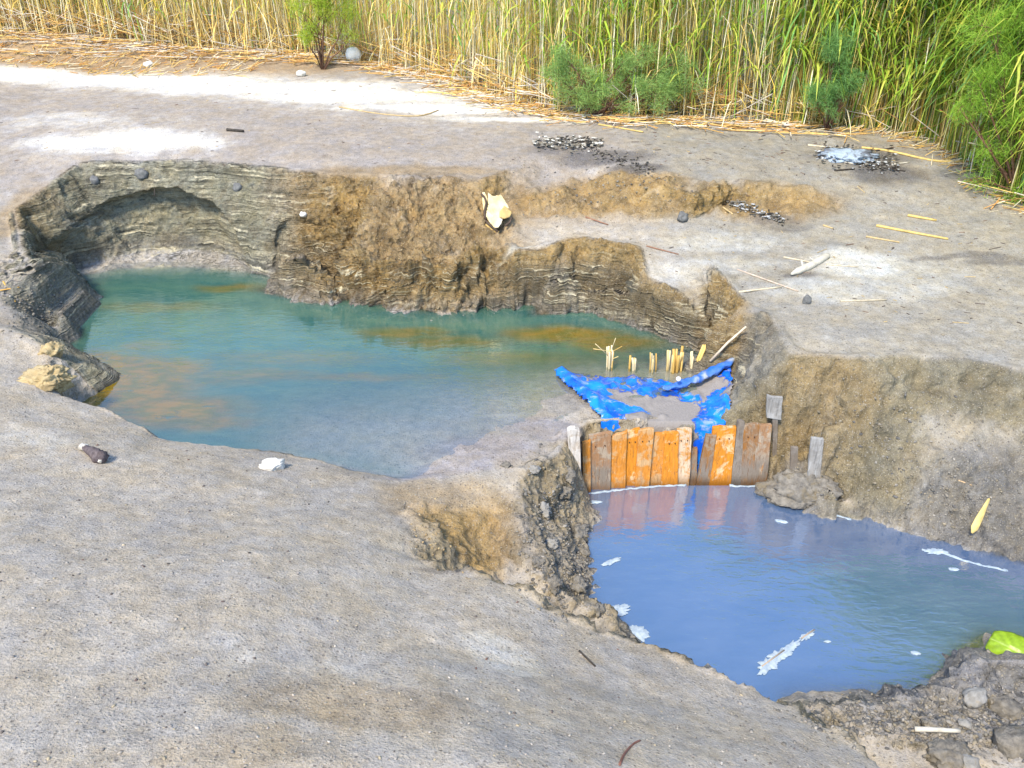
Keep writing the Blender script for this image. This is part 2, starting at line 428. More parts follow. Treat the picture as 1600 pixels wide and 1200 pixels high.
# loam band round the notch and above the scarp
och = blobs([(640, 345, -.2, .75, .5, .75), (740, 300, -.1, .5, .3, .7), (930, 290, -.1, .75, .25, .85), (1190, 305, -.13, .55, .22, .8), (740, 850, -.75, .26, .2, .85), (700, 790, -.65, .3, .2, .45),
             (520, 290, -.1, .3, .25, .7), (1280, 610, -.45, .3, .2, .35), (620, 262, -.05, .8, .12, .5), (30, 330, -.2, .15, .4, .5), (1130, 500, -.4, .14, .2, .6), (380, 1180, -.1, .3, .1, .25), (560, 1110, -.2, .3, .12, .3)])
C = lay_on(C, och, (.27, .175, .058))
mott = sstep(-.05, .35, fbm(X, Y, Z0 + 5, 7, 4, .65))
C = lay_on(C, np.clip(och + midr + .6 * sl * (Y > 3.9), 0, 1) * mott * .55, (.115, .080, .040))
pale = blobs([(1340, 410, -.27, .34, .22, .85), (1290, 450, -.29, .30, .15, .45), (1400, 430, -.28, .4, .3, .35), (790, 1030, -.45, .16, .08, .4), (1130, 380, -.28, .4, .14, .35), (1120, 410, -.28, .45, .12, .3), (810, 390, -.33, .10, .025, .6),
              (60, 690, -.36, .2, .1, .25), (700, 715, -.62, .25, .06, .4), (65, 592, -.43, .10, .09, .0)])
C = lay_on(C, pale, (.52, .515, .48))
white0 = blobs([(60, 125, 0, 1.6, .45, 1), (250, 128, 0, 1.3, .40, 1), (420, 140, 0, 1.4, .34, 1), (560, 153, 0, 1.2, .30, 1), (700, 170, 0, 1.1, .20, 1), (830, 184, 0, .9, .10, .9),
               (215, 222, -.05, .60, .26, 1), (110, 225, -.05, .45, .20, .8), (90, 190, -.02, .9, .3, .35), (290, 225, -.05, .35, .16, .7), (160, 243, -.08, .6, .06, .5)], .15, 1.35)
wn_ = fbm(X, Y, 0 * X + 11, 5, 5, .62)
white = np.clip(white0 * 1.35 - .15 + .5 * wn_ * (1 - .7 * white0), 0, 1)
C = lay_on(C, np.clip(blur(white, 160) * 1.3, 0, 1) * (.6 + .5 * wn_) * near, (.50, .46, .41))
C = lay_on(C, white, (.64, .625, .59))  # near-white patches laid over the soil colour of the far plateau
char = blobs([(940, 240, -.03, .40, .16, .75), (1000, 262, -.06, .25, .10, .8), (880, 226, -.02, .30, .14, .55), (1385, 265, -.09, .30, .22, .75), (1340, 240, -.06, .42, .16, .65), (1240, 343, -.2, .18, .06, .5), (1500, 400, -.26, .36, .05, .55), (1570, 412, -.28, .3, .05, .55),
              (1245, 432, -.29, .10, .05, .6), (1210, 330, -.18, .2, .07, .6), (700, 892, -.5, .1, .03, .4)])
C = lay_on(C, char, (.075, .07, .072))
brown = blobs([(150, 82, .12, 2.0, .6, .9), (0, 82, .12, 2, .6, .9), (380, 106, .05, 1.2, .35, .7)]) * sstep(8.2, 8.7, Y)
C = lay_on(C, brown, (.30, .205, .11))
litter = sstep(-.02, .25, Y - (8.75 - .22 * (X + 1.5) + .15 * fbm(X, Y, 0 * X, 1, 2)) ) * (X > -2.4) * (X < 1.0) 
# wet, darker mud along the water
pgU = [tuple(P(*q)[:2]) for q in ((-60, 380, WU), (500, 380, WU), (1000, 430, WU), (1180, 520, WU), (1150, 575, WU), (1080, 615, WU), (980, 625, WU), (905, 640, WU), (830, 690, WU), (740, 738, WU), (640, 755, WU), (560, 760, WU), (300, 720, WU), (90, 680, WU), (-40, 560, WU))]
zl = Z0 - np.where(inside(X, Y, pgU), WU, WL)
wet = (1 - sstep(.01, .10, np.abs(zl) * np.where(zl < 0, .3, 1))) * near * (np.hypot(X, Y - 3.5) < 3.6)
C = lay_on(C, np.clip(wet, 0, 1) * .45 * (zl > 0), (.17, .165, .16))
under = sstep(0, -.02, zl) * near * (X > -3.2)
C = lay_on(C, under * .85, (.36, .34, .32))
shelf = blobs([(760, 705, -.64, .30, .14, 1), (700, 728, -.64, .22, .07, 1), (850, 665, -.64, .22, .14, .9), (640, 740, -.64, .15, .05, .9)]) * (zl > -.03)
C = lay_on(C, shelf * .75, (.30, .275, .285))
cool = blobs([(1540, 1070, -.85, .45, .30, 1), (1400, 1120, -.87, .4, .12, .5), (1560, 790, -.75, .45, .3, .8), (1440, 830, -.85, .35, .12, .7), (1180, 560, -.5, .12, .3, .6), (1030, 630, -.65, .3, .2, .5), (60, 500, -.5, .3, .3, .6), (1240, 760, -.85, .16, .14, .8), (880, 880, -.85, .3, .2, .45)])
C = lay_on(C, cool * .75, (.135, .135, .14))
C *= (1 + (.16 + .25 * sl) * fbm(X, Y, Z0, 4, 4) + (.10 + .2 * sl) * fbm(X, Y, Z0, 22, 2))[..., None]
C = np.clip(C, .02, .92)
strata = np.clip(wall * (leftw * .95 + (1 - leftw) * sstep(-.38, -.48, Z0) * .85) + .25 * wall, 0, 1) * sstep(-.06, -.12, Z0) * (1 - .55 * sstep(.1, .45, fbm(X, Y, Z0, 2.2, 3) + .1))
strata *= (1 - .6 * np.clip(cave * 4, 0, 1) * sstep(-.56, -.44, Z0))

# ---- the ground material
gm, nt, b = new_mat('clay_ground')
co = coords(nt)
att = N(nt, 'ShaderNodeAttribute', attribute_name='soil'); mska = N(nt, 'ShaderNodeAttribute', attribute_name='masks')
sep = N(nt, 'ShaderNodeSeparateColor'); L(nt, mska.outputs['Color'], sep.inputs[0])
a_str, a_wet, a_cr = sep.outputs[0], sep.outputs[1], sep.outputs[2]
c = att.outputs['Color']
n_mid = noise(nt, co, 18, 5, .66)
n_fine = noise(nt, co, 120, 3, .7)
n_hue = noise(nt, co, 7, 5, .7)
c = mixc(nt, mapr(nt, n_hue.outputs[0], .42, .70, 0, .42), c, mixc(nt, 1.0, c, (1.10, .93, .62), 'MULTIPLY'))
c = mixc(nt, mapr(nt, n_hue.outputs[0], .56, .32, 0, .45), c, mixc(nt, 1.0, c, (.88, .95, 1.12), 'MULTIPLY'))
c = mixc(nt, 1.0, c, mapr(nt, n_mid.outputs[0], .3, .72, .78, 1.24), 'MULTIPLY')
c = mixc(nt, 1.0, c, mapr(nt, n_fine.outputs[0], .3, .7, .78, 1.24), 'MULTIPLY')
# specks of straw, shell and dark crumbs
vo = N(nt, 'ShaderNodeTexVoronoi', i_Scale=95.0); L(nt, co, vo.inputs['Vector'])
vsep = N(nt, 'ShaderNodeSeparateColor'); L(nt, vo.outputs['Color'], vsep.inputs[0])
dots = mth(nt, 'MULTIPLY', mapr(nt, vo.outputs['Distance'], .40, .26), mth(nt, 'GREATER_THAN', vsep.outputs[0], .76))
c = mixc(nt, mth(nt, 'MULTIPLY', dots, .40), c, mixc(nt, vsep.outputs[1], (.46, .38, .24), (.46, .44, .41)))
dots2 = mth(nt, 'MULTIPLY', mapr(nt, vo.outputs['Distance'], .45, .3), mth(nt, 'LESS_THAN', vsep.outputs[0], .10))
c = mixc(nt, mth(nt, 'MULTIPLY', dots2, .6), c, (.06, .05, .045))
vo2 = N(nt, 'ShaderNodeTexVoronoi', i_Scale=230.0); L(nt, co, vo2.inputs['Vector'])
vs2 = N(nt, 'ShaderNodeSeparateColor'); L(nt, vo2.outputs['Color'], vs2.inputs[0])
c = mixc(nt, mth(nt, 'MULTIPLY', mth(nt, 'GREATER_THAN', vs2.outputs[0], .72), mapr(nt, vo2.outputs['Distance'], .5, .3, 0, .36)), c, mixc(nt, vs2.outputs[1], (.52, .42, .22), (.36, .36, .44)))
c = mixc(nt, mth(nt, 'MULTIPLY', mth(nt, 'LESS_THAN', vs2.outputs[0], .14), mapr(nt, vo2.outputs['Distance'], .5, .3, 0, .36)), c, (.10, .085, .09))
# laminated clay in the cut faces: thin pale seams between darker beds
geo = N(nt, 'ShaderNodeNewGeometry'); xyz = N(nt, 'ShaderNodeSeparateXYZ'); L(nt, geo.outputs['Position'], xyz.inputs[0])
wob = noise(nt, co, 2.2, 3, .55)
zz_ = mth(nt, 'ADD', xyz.outputs[2], mth(nt, 'MULTIPLY', wob.outputs[0], .06))
comb = N(nt, 'ShaderNodeCombineXYZ')
L(nt, mth(nt, 'MULTIPLY', xyz.outputs[0], 2.2), comb.inputs[0]); L(nt, mth(nt, 'MULTIPLY', xyz.outputs[1], 1.1), comb.inputs[1]); L(nt, mth(nt, 'MULTIPLY', zz_, 80), comb.inputs[2])
seam = noise(nt, comb.outputs[0], 1.0, 3, .62)
seamv = seam.outputs[0]
c_st = mixc(nt, mapr(nt, seamv, .36, .48), (.085, .08, .06), c)
c_st = mixc(nt, mapr(nt, seamv, .54, .64), c_st, (.58, .52, .36))
brk = mapr(nt, noise(nt, co, 5, 6, .72).outputs[0], .44, .56)
c = mixc(nt, mth(nt, 'MULTIPLY', a_str, mth(nt, 'ADD', mth(nt, 'MULTIPLY', brk, .85), .15)), c, c_st)
L(nt, c, b.inputs['Base Color'])
L(nt, mapr(nt, a_wet, 0, 1, .92, .38), b.inputs['Roughness'])
b.inputs['Specular IOR Level'].default_value = .3
bn = bump(nt, n_mid.outputs[0], .010, .9)
bn = bump(nt, n_fine.outputs[0], .006, .9, bn)
bn = bump(nt, dots, .004, .6, bn)
crk = N(nt, 'ShaderNodeTexVoronoi', i_Scale=26.0); L(nt, co, crk.inputs['Vector'])
bn = bump(nt, mth(nt, 'MULTIPLY', crk.outputs['Distance'], a_cr), .03, .9, bn)
bn = bump(nt, mth(nt, 'MULTIPLY', seamv, a_str), .05, .9, bn)
L(nt, bn, b.inputs['Normal'])

V = np.stack([XX, YY, ZZ], -1).reshape(-1, 3)
idx = np.arange(GH * GW).reshape(GH, GW)
F = np.stack([idx[:-1, :-1], idx[:-1, 1:], idx[1:, 1:], idx[1:, :-1]], -1).reshape(-1, 4)
gme = np_mesh('ground', V, F, gm, True)
ca = gme.color_attributes.new('soil', 'FLOAT_COLOR', 'POINT')
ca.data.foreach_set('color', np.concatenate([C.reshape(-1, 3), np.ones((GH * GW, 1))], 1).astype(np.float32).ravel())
ca = gme.color_attributes.new('masks', 'FLOAT_COLOR', 'POINT')
ca.data.foreach_set('color', np.stack([strata, np.clip(np.maximum(wet, shelf), 0, 1), np.clip(np.maximum(crumb, np.maximum(.8 * sl * (1 - .6 * (rb > .05)), .9 * midr)), 0, 1), np.ones_like(X)], -1).astype(np.float32).ravel())
ground = bpy.data.objects.new('ground', gme); COL.objects.link(ground); ground['kind'] = 'structure'
bpy.context.view_layer.update()
def hit(px, py):
    """where the sight line through a pixel meets the ground"""
    d = Vector(ray(px, py)).normalized()
    ok, loc, nrm, _ = ground.ray_cast(Vector((0, 0, CAM_H)), d)
    return (np.array(loc), np.array(nrm)) if ok else (P(px, py, 0), np.array([0, 0, 1.]))
def drop(x, y, top=1.2):
    ok, loc, nrm, _ = ground.ray_cast(Vector((x, y, top)), Vector((0, 0, -1)))
    return (float(loc[2]), np.array(nrm)) if ok else (0.0, np.array([0, 0, 1.]))

# ------------------------------------------------------------------ water
def water_sheet(name, level, x0, x1, y0, y1, st, mat, pg=None, stain=None):
    xs, ys = np.arange(x0, x1, st), np.arange(y0, y1, st)
    xg, yg = np.meshgrid(xs, ys)
    dep = level - ground_z(xg, yg)
    keep = dep > -.10
    if pg is not None: keep &= inside(xg, yg, pg)
    Vv = np.stack([xg, yg, np.full_like(xg, level)], -1).reshape(-1, 3)
    ii = np.arange(xg.size).reshape(xg.shape)
    Ff = np.stack([ii[:-1, :-1], ii[:-1, 1:], ii[1:, 1:], ii[1:, :-1]], -1).reshape(-1, 4)
    kk = keep.ravel()[Ff].all(1)
    Ff = Ff[kk]
    used = np.unique(Ff); remap = np.zeros(xg.size, int); remap[used] = np.arange(len(used))
    me = np_mesh(name, Vv[used], remap[Ff], mat, True)
    st_ = np.zeros_like(xg)
    if stain:
        wx = xg + .10 * fbm(xg, yg, 0 * xg, 5, 3); wy = yg + .05 * fbm(xg, yg, 0 * xg + 3, 5, 3)
        for (px, py, rx, ry, s) in stain:
            q = P(px, py, level)
            st_ = np.maximum(st_, s * (1 - sstep(.3, 1.15, np.hypot((wx - q[0]) / rx, (wy - q[1]) / ry))))
    ca = me.color_attributes.new('pool', 'FLOAT_COLOR', 'POINT')
    arr = np.stack([np.clip(dep, 0, 1), st_, 0 * dep, 0 * dep + 1], -1).reshape(-1, 4)[used]
    ca.data.foreach_set('color', arr.astype(np.float32).ravel())
    o = bpy.data.objects.new(name, me); COL.objects.link(o); o['kind'] = 'structure'
    return o
def water_mat(name, deep, mid, algae, algae2, clear, rip, ior, rscale, rgh=.05):
    m, nt, b = new_mat(name)
    out = nt.nodes['Material Output']
    co = coords(nt, (1, 1, 1)); co2 = coords(nt, (1, 2.6, 1))
    at = N(nt, 'ShaderNodeAttribute', attribute_name='pool'); sp = N(nt, 'ShaderNodeSeparateColor'); L(nt, at.outputs['Color'], sp.inputs[0])
    n1 = noise(nt, co2, 3.0, 6, .62, .5)
    c = mixc(nt, mapr(nt, n1.outputs[0], .35, .65), deep, mid)
    n2 = noise(nt, co2, 5.0, 7, .7, .4)
    alg = mth(nt, 'MULTIPLY', sp.outputs[1], mapr(nt, n2.outputs[0], .28, .42))
    ac = mixc(nt, mapr(nt, noise(nt, co2, 9, 5, .6).outputs[0], .4, .6), algae, algae2)
    c = mixc(nt, alg, c, ac)
    b.inputs['Roughness'].default_value = rgh
    b.inputs['IOR'].default_value = ior
    L(nt, c, b.inputs['Base Color'])
    # the shallower, the more of the bed shows through
    fac = mth(nt, 'SUBTRACT', 1.0, mth(nt, 'POWER', 2.718, mth(nt, 'MULTIPLY', sp.outputs[0], -1.0 / clear)))
    fac = mth(nt, 'MAXIMUM', fac, mth(nt, 'MULTIPLY', alg, .9))
    bn = bump(nt, noise(nt, coords(nt, (1, 2.2, 1)), rscale, 3, .5, .3).outputs[0], rip, 1.0)
    L(nt, bn, b.inputs['Normal'])
    tr = N(nt, 'ShaderNodeBsdfTransparent'); gl = N(nt, 'ShaderNodeBsdfGlossy', i_Roughness=.04); gg = N(nt, 'ShaderNodeNewGeometry'); vd = N(nt, 'ShaderNodeVectorMath', operation='DOT_PRODUCT')
    tr.inputs[0].default_value = (.90, .93, .94, 1)
    L(nt, bn, gl.inputs['Normal']); L(nt, gg.outputs['Incoming'], vd.inputs[0]); L(nt, bn, vd.inputs[1])
    r0 = ((ior - 1) / (ior + 1)) ** 2
    frs = mth(nt, 'ADD', r0, mth(nt, 'MULTIPLY', 1 - r0, mth(nt, 'POWER', mth(nt, 'SUBTRACT', 1.0, mth(nt, 'ABSOLUTE', vd.outputs['Value']), True), 5.0)))
    thin = N(nt, 'ShaderNodeMixShader'); L(nt, frs, thin.inputs[0]); L(nt, tr.outputs[0], thin.inputs[1]); L(nt, gl.outputs[0], thin.inputs[2])
    mx = N(nt, 'ShaderNodeMixShader'); L(nt, fac, mx.inputs[0]); L(nt, thin.outputs[0], mx.inputs[1]); L(nt, b.outputs[0], mx.inputs[2])
    L(nt, mx.outputs[0], out.inputs['Surface'])
    return m
wm1 = water_mat('green_water', (.028, .11, .097), (.07, .155, .11), (.13, .11, .002), (.22, .13, .001), .065, .0012, 2.5, 16)
wm2 = water_mat('sky_tinted_clay_water', (.05, .105, .22), (.08, .135, .25), (.2, .2, .2), (.2, .2, .2), .02, .0022, 4.0, 14, .10)  # blue of the reflected sky is partly put into the base colour
water_sheet('upper_pool_water', WU, -3.6, 1.7, 2.7, 6.2, .025, wm1, pgU,
            [(200, 610, .50, .36, 1.0), (150, 570, .36, .20, 1), (270, 640, .45, .20, 1), (240, 575, .4, .14, .9), (140, 620, .3, .2, 1), (330, 660, .3, .1, .8), (180, 590, .45, .3, 1), (310, 595, .4, .10, .5), (390, 585, .5, .09, .55), (230, 540, .2, .1, .45), (640, 520, .35, .10, .6), (700, 535, .4, .1, .55), (880, 522, .45, .14, .9), (960, 535, .35, .14, .8), (360, 450, .3, .08, .6), (560, 590, .5, .05, .5), (460, 560, .6, .12, .35), (800, 560, .5, .1, .4), (250, 480, .5, .1, .35)])
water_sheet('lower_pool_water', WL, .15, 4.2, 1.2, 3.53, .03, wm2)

# ------------------------------------------------------------------ mesh building
class MB:
    """collects pieces of one mesh"""
    def __init__(s): s.v, s.f, s.c = [], [], []
    def add(s, v, f, c=None):
        o = len(s.v); s.v += [tuple(map(float, p)) for p in v]; s.f += [tuple(i + o for i in q) for q in f]
        if c is not None: s.c += [tuple(c)] * len(v)
    def tube(s, pts, rad, sides=6, c=None, cap=True):
        pts = [np.asarray(p, float) for p in pts]; n = len(pts); V = []
        for i, p in enumerate(pts):
            t = pts[min(i + 1, n - 1)] - pts[max(i - 1, 0)]; t = t / (np.linalg.norm(t) + 1e-9)
            a = np.cross(t, (0, 0, 1.)) if abs(t[2]) < .9 else np.cross(t, (0, 1., 0)); a = a / np.linalg.norm(a); bb = np.cross(t, a)
            r = rad[i] if hasattr(rad, '__len__') else rad
            for k in range(sides):
                th = 2 * math.pi * k / sides
                V.append(p + r * (math.cos(th) * a + math.sin(th) * bb))
        Fs = [(i * sides + k, i * sides + (k + 1) % sides, (i + 1) * sides + (k + 1) % sides, (i + 1) * sides + k) for i in range(n - 1) for k in range(sides)]
        if cap: Fs += [tuple(range(sides - 1, -1, -1)), tuple((n - 1) * sides + k for k in range(sides))]
        s.add(V, Fs, c)
    def blade(s, pts, wid, side, c=None):
        """thin leaf strip with a folded midrib, tapering to a tip"""
        V, n = [], len(pts); side = np.asarray(side, float)
        for i, p in enumerate(pts):
            w = wid[i]; p = np.asarray(p, float)
            V += [p - side * w, p - np.array([0, 0, w * .35]), p + side * w]
        Fs = []
        for i in range(n - 1):
            a = 3 * i; Fs += [(a, a + 1, a + 4, a + 3), (a + 1, a + 2, a + 5, a + 4)]
        s.add(V, Fs, c)
    def build(s, name, mat, parent=None, smooth=True):
        o = mesh_obj(name, s.v, s.f, mat, parent, smooth)
        if s.c:
            ca = o.data.color_attributes.new('tint', 'FLOAT_COLOR', 'POINT')
            ca.data.foreach_set('color', np.array([(*c[:3], 1) for c in s.c], np.float32).ravel())
        return o
def tint_mat(name, rough=.7, vary=.25, scale=40, transl=0.0, stretch=(1, 1, .15), spec=.3):
    m, nt, b = new_mat(name)
    at = N(nt, 'ShaderNodeAttribute', attribute_name='tint')
    n1 = noise(nt, coords(nt, stretch), scale, 4, .6)
    c = mixc(nt, 1.0, at.outputs['Color'], mapr(nt, n1.outputs[0], .3, .7, 1 - vary, 1 + vary), 'MULTIPLY')
    L(nt, c, b.inputs['Base Color']); b.inputs['Roughness'].default_value = rough
    b.inputs['Specular IOR Level'].default_value = spec
    if transl:
        tl = N(nt, 'ShaderNodeBsdfTranslucent'); L(nt, c, tl.inputs[0])
        mx = N(nt, 'ShaderNodeMixShader', i_0=transl); L(nt, b.outputs[0], mx.inputs[1]); L(nt, tl.outputs[0], mx.inputs[2])
        L(nt, mx.outputs[0], nt.nodes['Material Output'].inputs[0])
    return m
M_straw = tint_mat('dry_reed', .6, .3, 30)
M_leafy = tint_mat('reed_leaf', .5, .25, 30, .35)
M_needle = tint_mat('tamarisk_needles', .6, .2, 20, .3)
M_bark = simple_mat('bark', (.10, .05, .03), (.2, .11, .07), 60)
def plane_pt(px, py, c, n):
    d = ray(px, py); o = np.array([0, 0, CAM_H]); t = np.dot(c - o, n) / np.dot(d, n)
    return o + d * t
ico_cache = {}
def ico(sub):
    if sub not in ico_cache:
        bm = bmesh.new(); bmesh.ops.create_icosphere(bm, subdivisions=sub, radius=1)
        bm.verts.ensure_lookup_table()
        ico_cache[sub] = (np.array([v.co[:] for v in bm.verts]), [tuple(v.index for v in f.verts) for f in bm.faces]); bm.free()
    return ico_cache[sub]
def lump_verts(r, seed, amp=.35, f=1.3, sub=3, facet=0.0):
    v, fs = ico(sub); v = v.copy()
    if facet:                           # chop with a few planes so that it has broken faces
        rr = np.random.default_rng(seed)
        for _ in range(10):
            n = rr.normal(size=3); n /= np.linalg.norm(n); dd = v @ n; h = rr.uniform(1 - facet, 1.0)
            over = np.clip(dd - h, 0, None); v = v - over[:, None] * n
    d = 1 + amp * fbm(v[:, 0] + seed * 3.3, v[:, 1], v[:, 2], f, 3) + amp * .6 * fbm(v[:, 0] + seed, v[:, 1] + 4, v[:, 2], f * 3, 2) + amp * .35 * fbm(v[:, 0] + seed, v[:, 1] + 8, v[:, 2], f * 7, 2, .5, True)
    return v * d[:, None] * np.array(r), fs
def rock(name, label, cat, px, py, r, mat, seed, amp=.35, rz=0, sink=.3, group=None, facet=0.25, sub=3, parent=None, tilt=(0, 0)):
    c, n = hit(px, py)
    v, fs = lump_verts(r, seed, amp, 1.3, sub, facet)
    o = mesh_obj(name, v, fs, mat, parent, True)
    o.location = Vector(c) + Vector((0, 0, r[2] * (1 - 2 * sink) if False else r[2] * (1 - sink * 2)))
    o.rotation_euler = (tilt[0], tilt[1], rz)
    return tag(o, label, cat, group)

# ------------------------------------------------------------------ plank dam
def wood_mat(name, paint, wear, mud, bare=(.62, .5, .36), seed=0.0):
    m, nt, b = new_mat(name)
    tc = N(nt, 'ShaderNodeTexCoord'); mp = N(nt, 'ShaderNodeMapping'); mp.inputs['Location'].default_value = (seed, seed * 2, 0); L(nt, tc.outputs['Object'], mp.inputs[0])
    st = N(nt, 'ShaderNodeMapping'); st.inputs['Scale'].default_value = (1, 1, .12); L(nt, mp.outputs[0], st.inputs[0])
    grain = noise(nt, st.outputs[0], 110, 5, .65, .3)
    blot = noise(nt, mp.outputs[0], 14, 6, .7, .4)
    c = mixc(nt, mapr(nt, grain.outputs[0], .35, .65), tuple(.72 * x for x in paint), paint)
    c = mixc(nt, mapr(nt, blot.outputs[0], .58 - wear * .25, .66 - wear * .2), c, mixc(nt, grain.outputs[0], tuple(.6 * x for x in bare), tuple(min(1, 1.25 * x) for x in bare)))
    sp = N(nt, 'ShaderNodeSeparateXYZ'); g = N(nt, 'ShaderNodeNewGeometry'); L(nt, g.outputs['Position'], sp.inputs[0])
    low = mapr(nt, sp.outputs[2], WL + .17, WL + .02)
    mudn = noise(nt, st.outputs[0], 45, 5, .7)
    c = mixc(nt, mth(nt, 'MULTIPLY', mapr(nt, mudn.outputs[0], .62 - mud * .3, .70 - mud * .25), mth(nt, 'MULTIPLY', mth(nt, 'ADD', low, .35), mud * 1.3, True)), c, (.20, .17, .14))
    run = N(nt, 'ShaderNodeMapping'); run.inputs['Scale'].default_value = (1, 1, .05); L(nt, mp.outputs[0], run.inputs[0])
    rn = noise(nt, run.outputs[0], 150, 4, .7)
    c = mixc(nt, mapr(nt, rn.outputs[0], .56, .66, 0, .75), c, tuple(.28 * x + .02 for x in paint))
    c = mixc(nt, mapr(nt, sp.outputs[2], WL + .05, WL + .0, 0, .7), c, tuple(.30 * x for x in paint))
    spot = noise(nt, mp.outputs[0], 90, 3, .6)
    c = mixc(nt, mapr(nt, spot.outputs[0], .68, .74), c, (.09, .05, .03))
    L(nt, c, b.inputs['Base Color']); b.inputs['Roughness'].default_value = .62
    b.inputs['Specular IOR Level'].default_value = .3
    L(nt, bump(nt, grain.outputs[0], .004, .8, bump(nt, blot.outputs[0], .003)), b.inputs['Normal'])
    return m
ORA = (.62, .235, .018)
woods = {'orange': wood_mat('orange_plank', ORA, .12, .15, (.66, .46, .26)), 'worn': wood_mat('worn_orange_plank', (.58, .23, .03), .45, .3, (.52, .33, .16), 1.3),
         'pale': wood_mat('pale_worn_plank', (.58, .25, .04), .62, .2, (.60, .46, .32), 2.2), 'muddy': wood_mat('muddy_plank', (.40, .18, .05), .45, .95, (.45, .36, .26), 3.1),
         'brown': wood_mat('brown_plank', (.30, .125, .02), .35, .8, (.32, .24, .16), 4.4), 'grey': wood_mat('grey_plank', (.20, .165, .13), .5, .8, (.26, .23, .2), 5.2),
         'white': wood_mat('whitish_stake_wood', (.34, .335, .32), .6, .7, (.42, .42, .41), 6.1), 'stake': wood_mat('peeling_stake_wood', (.50, .42, .33), .75, .4, (.62, .58, .53), 7.7)}
def plank_mesh(quad, yb, lean, th, extra=.13, rag=.006, seed=0, rows=7):
    """upright board: quad = tl, tr, br, bl pixels; its foot stands on the plane y = yb"""
    rr = random.Random(seed)
    tl, tr, br, bl = quad
    A, B = PY(*tl, yb + lean), PY(*tr, yb + lean); D, Cc = PY(*bl, yb), PY(*br, yb)
    D = D + (D - A) / np.linalg.norm(D - A) * extra; Cc = Cc + (Cc - B) / np.linalg.norm(Cc - B) * extra
    V, Fs, cols = [], [], 4
    bow = rr.uniform(-.004, .004)
    for side in (0, 1):
        for i in range(rows):
            v = i / (rows - 1)
            for j in range(cols):
                u = j / (cols - 1)
                p = (A * (1 - u) + B * u) * (1 - v) + (D * (1 - u) + Cc * u) * v
                e = rr.uniform(-.0016, .0016) if j in (0, cols - 1) else 0
                p = p + np.array([e, bow * math.sin(v * 3) + rr.uniform(-.001, .001), 0])
                if i == 0: p = p + np.array([0, 0, (rr.uniform(-rag, rag) if side == 0 else V[j][2] - p[2])])
                V.append(p + np.array([0, th * side, 0]))
    n = rows * cols
    for i in range(rows - 1):
        for j in range(cols - 1):
            a = i * cols + j; Fs.append((a, a + cols, a + cols + 1, a + 1)); a += n; Fs.append((a, a + 1, a + cols + 1, a + cols))
    for i in range(rows - 1):
        a = i * cols; Fs.append((a, a + n, a + n + cols, a + cols)); a = i * cols + cols - 1; Fs.append((a, a + cols, a + n + cols, a + n))
    for j in range(cols - 1):
        Fs.append((j, j + 1, j + 1 + n, j + n)); a = (rows - 1) * cols + j; Fs.append((a, a + n, a + n + 1, a + 1))
    return V, Fs
def board(name, quad, mat, yb, lean=.03, th=.020, parent=None, seed=0, extra=.13, rag=.006):
    V, Fs = plank_mesh(quad, yb, lean, th, extra, rag, seed)
    base = np.zeros(3) if parent is not None else np.mean([V[24], V[27]], axis=0)
    if parent is not None: base = np.array(parent.location)
    o = mesh_obj(name, [v - base for v in V], Fs, mat, parent, False)
    if parent is None: o.location = base
    bv = o.modifiers.new('edge', 'BEVEL'); bv.width = .0018; bv.segments = 2; bv.limit_method = 'ANGLE'
    return o
def yat(px, py=757): return P(px, py, WL)[1]
dam = tag(empty('plank_dam', P(1050, 760, WL)), 'low dam of upright orange planks between the two pools', 'dam')
PL = [([(911, 692), (922, 690), (922, 770), (912, 772)], 'worn', 769), ([(921, 681), (954, 677), (953, 763), (920, 769)], 'muddy', 767), ([(956, 683), (979, 675), (976, 761), (953, 763)], 'worn', 763),
      ([(979, 674), (999, 672), (993, 759), (975, 761)], 'orange', 761), ([(999, 672), (1021, 671), (1013, 758), (993, 759)], 'worn', 760), ([(1021, 680), (1041, 677), (1034, 757), (1013, 758)], 'worn', 759),
      ([(1041, 677), (1060, 676), (1058, 757), (1034, 757)], 'orange', 758), ([(1059, 671), (1081, 670), (1076, 757), (1056, 757)], 'pale', 757.5), ([(1079, 700), (1089, 701), (1088, 752), (1077, 752)], 'brown', 751),
      ([(1104, 681), (1119, 679), (1107, 757), (1089, 758)], 'brown', 757), ([(1115, 668), (1150, 667), (1141, 756), (1109, 756)], 'orange', 755), ([(1154, 658), (1163, 658), (1158, 757), (1143, 757)], 'grey', 757),
      ([(1163, 664), (1186, 664), (1177, 757), (1158, 757)], 'brown', 755), ([(1184, 664), (1205, 664), (1197, 757), (1178, 757)], 'muddy', 757)]
M_nail = simple_mat('rusty_nail', (.05, .025, .015), (.10, .05, .03), 200, .7, .0005)
damlab = {0: 'narrow worn plank at the left end', 1: 'mud smeared plank', 7: 'pale scraped plank beside the gap', 8: 'short brown plank in the gap', 9: 'leaning brown plank', 10: 'bright orange wide plank', 11: 'thin grey plank'}
for i, (q, m, yb) in enumerate(PL):
    q = [(q[0][0] - 1, q[0][1]), (q[1][0] + 1, q[1][1]), (q[2][0] + 1, q[2][1]), (q[3][0] - 1, q[3][1])]
    o = board('plank', q, woods[m], yat(q[2][0], yb) + (.012 if i % 2 else 0), .035 if i != 9 else .02, parent=dam, seed=i)
    if i in damlab: o['label'] = damlab[i]
    if i in (1, 3, 4, 6, 7, 10, 12):
        A_, B_ = np.array(o.data.vertices[4].co), np.array(o.data.vertices[7].co)
        for u in (.3, .72):
            mbn = MB(); c_ = A_ + (B_ - A_) * u + np.array([0, 0, .012]); mbn.tube([c_ + (0, .004, 0), c_ + (0, -.003, .0)], [.0035, .003], 8); mbn.build('nail', M_nail, o)
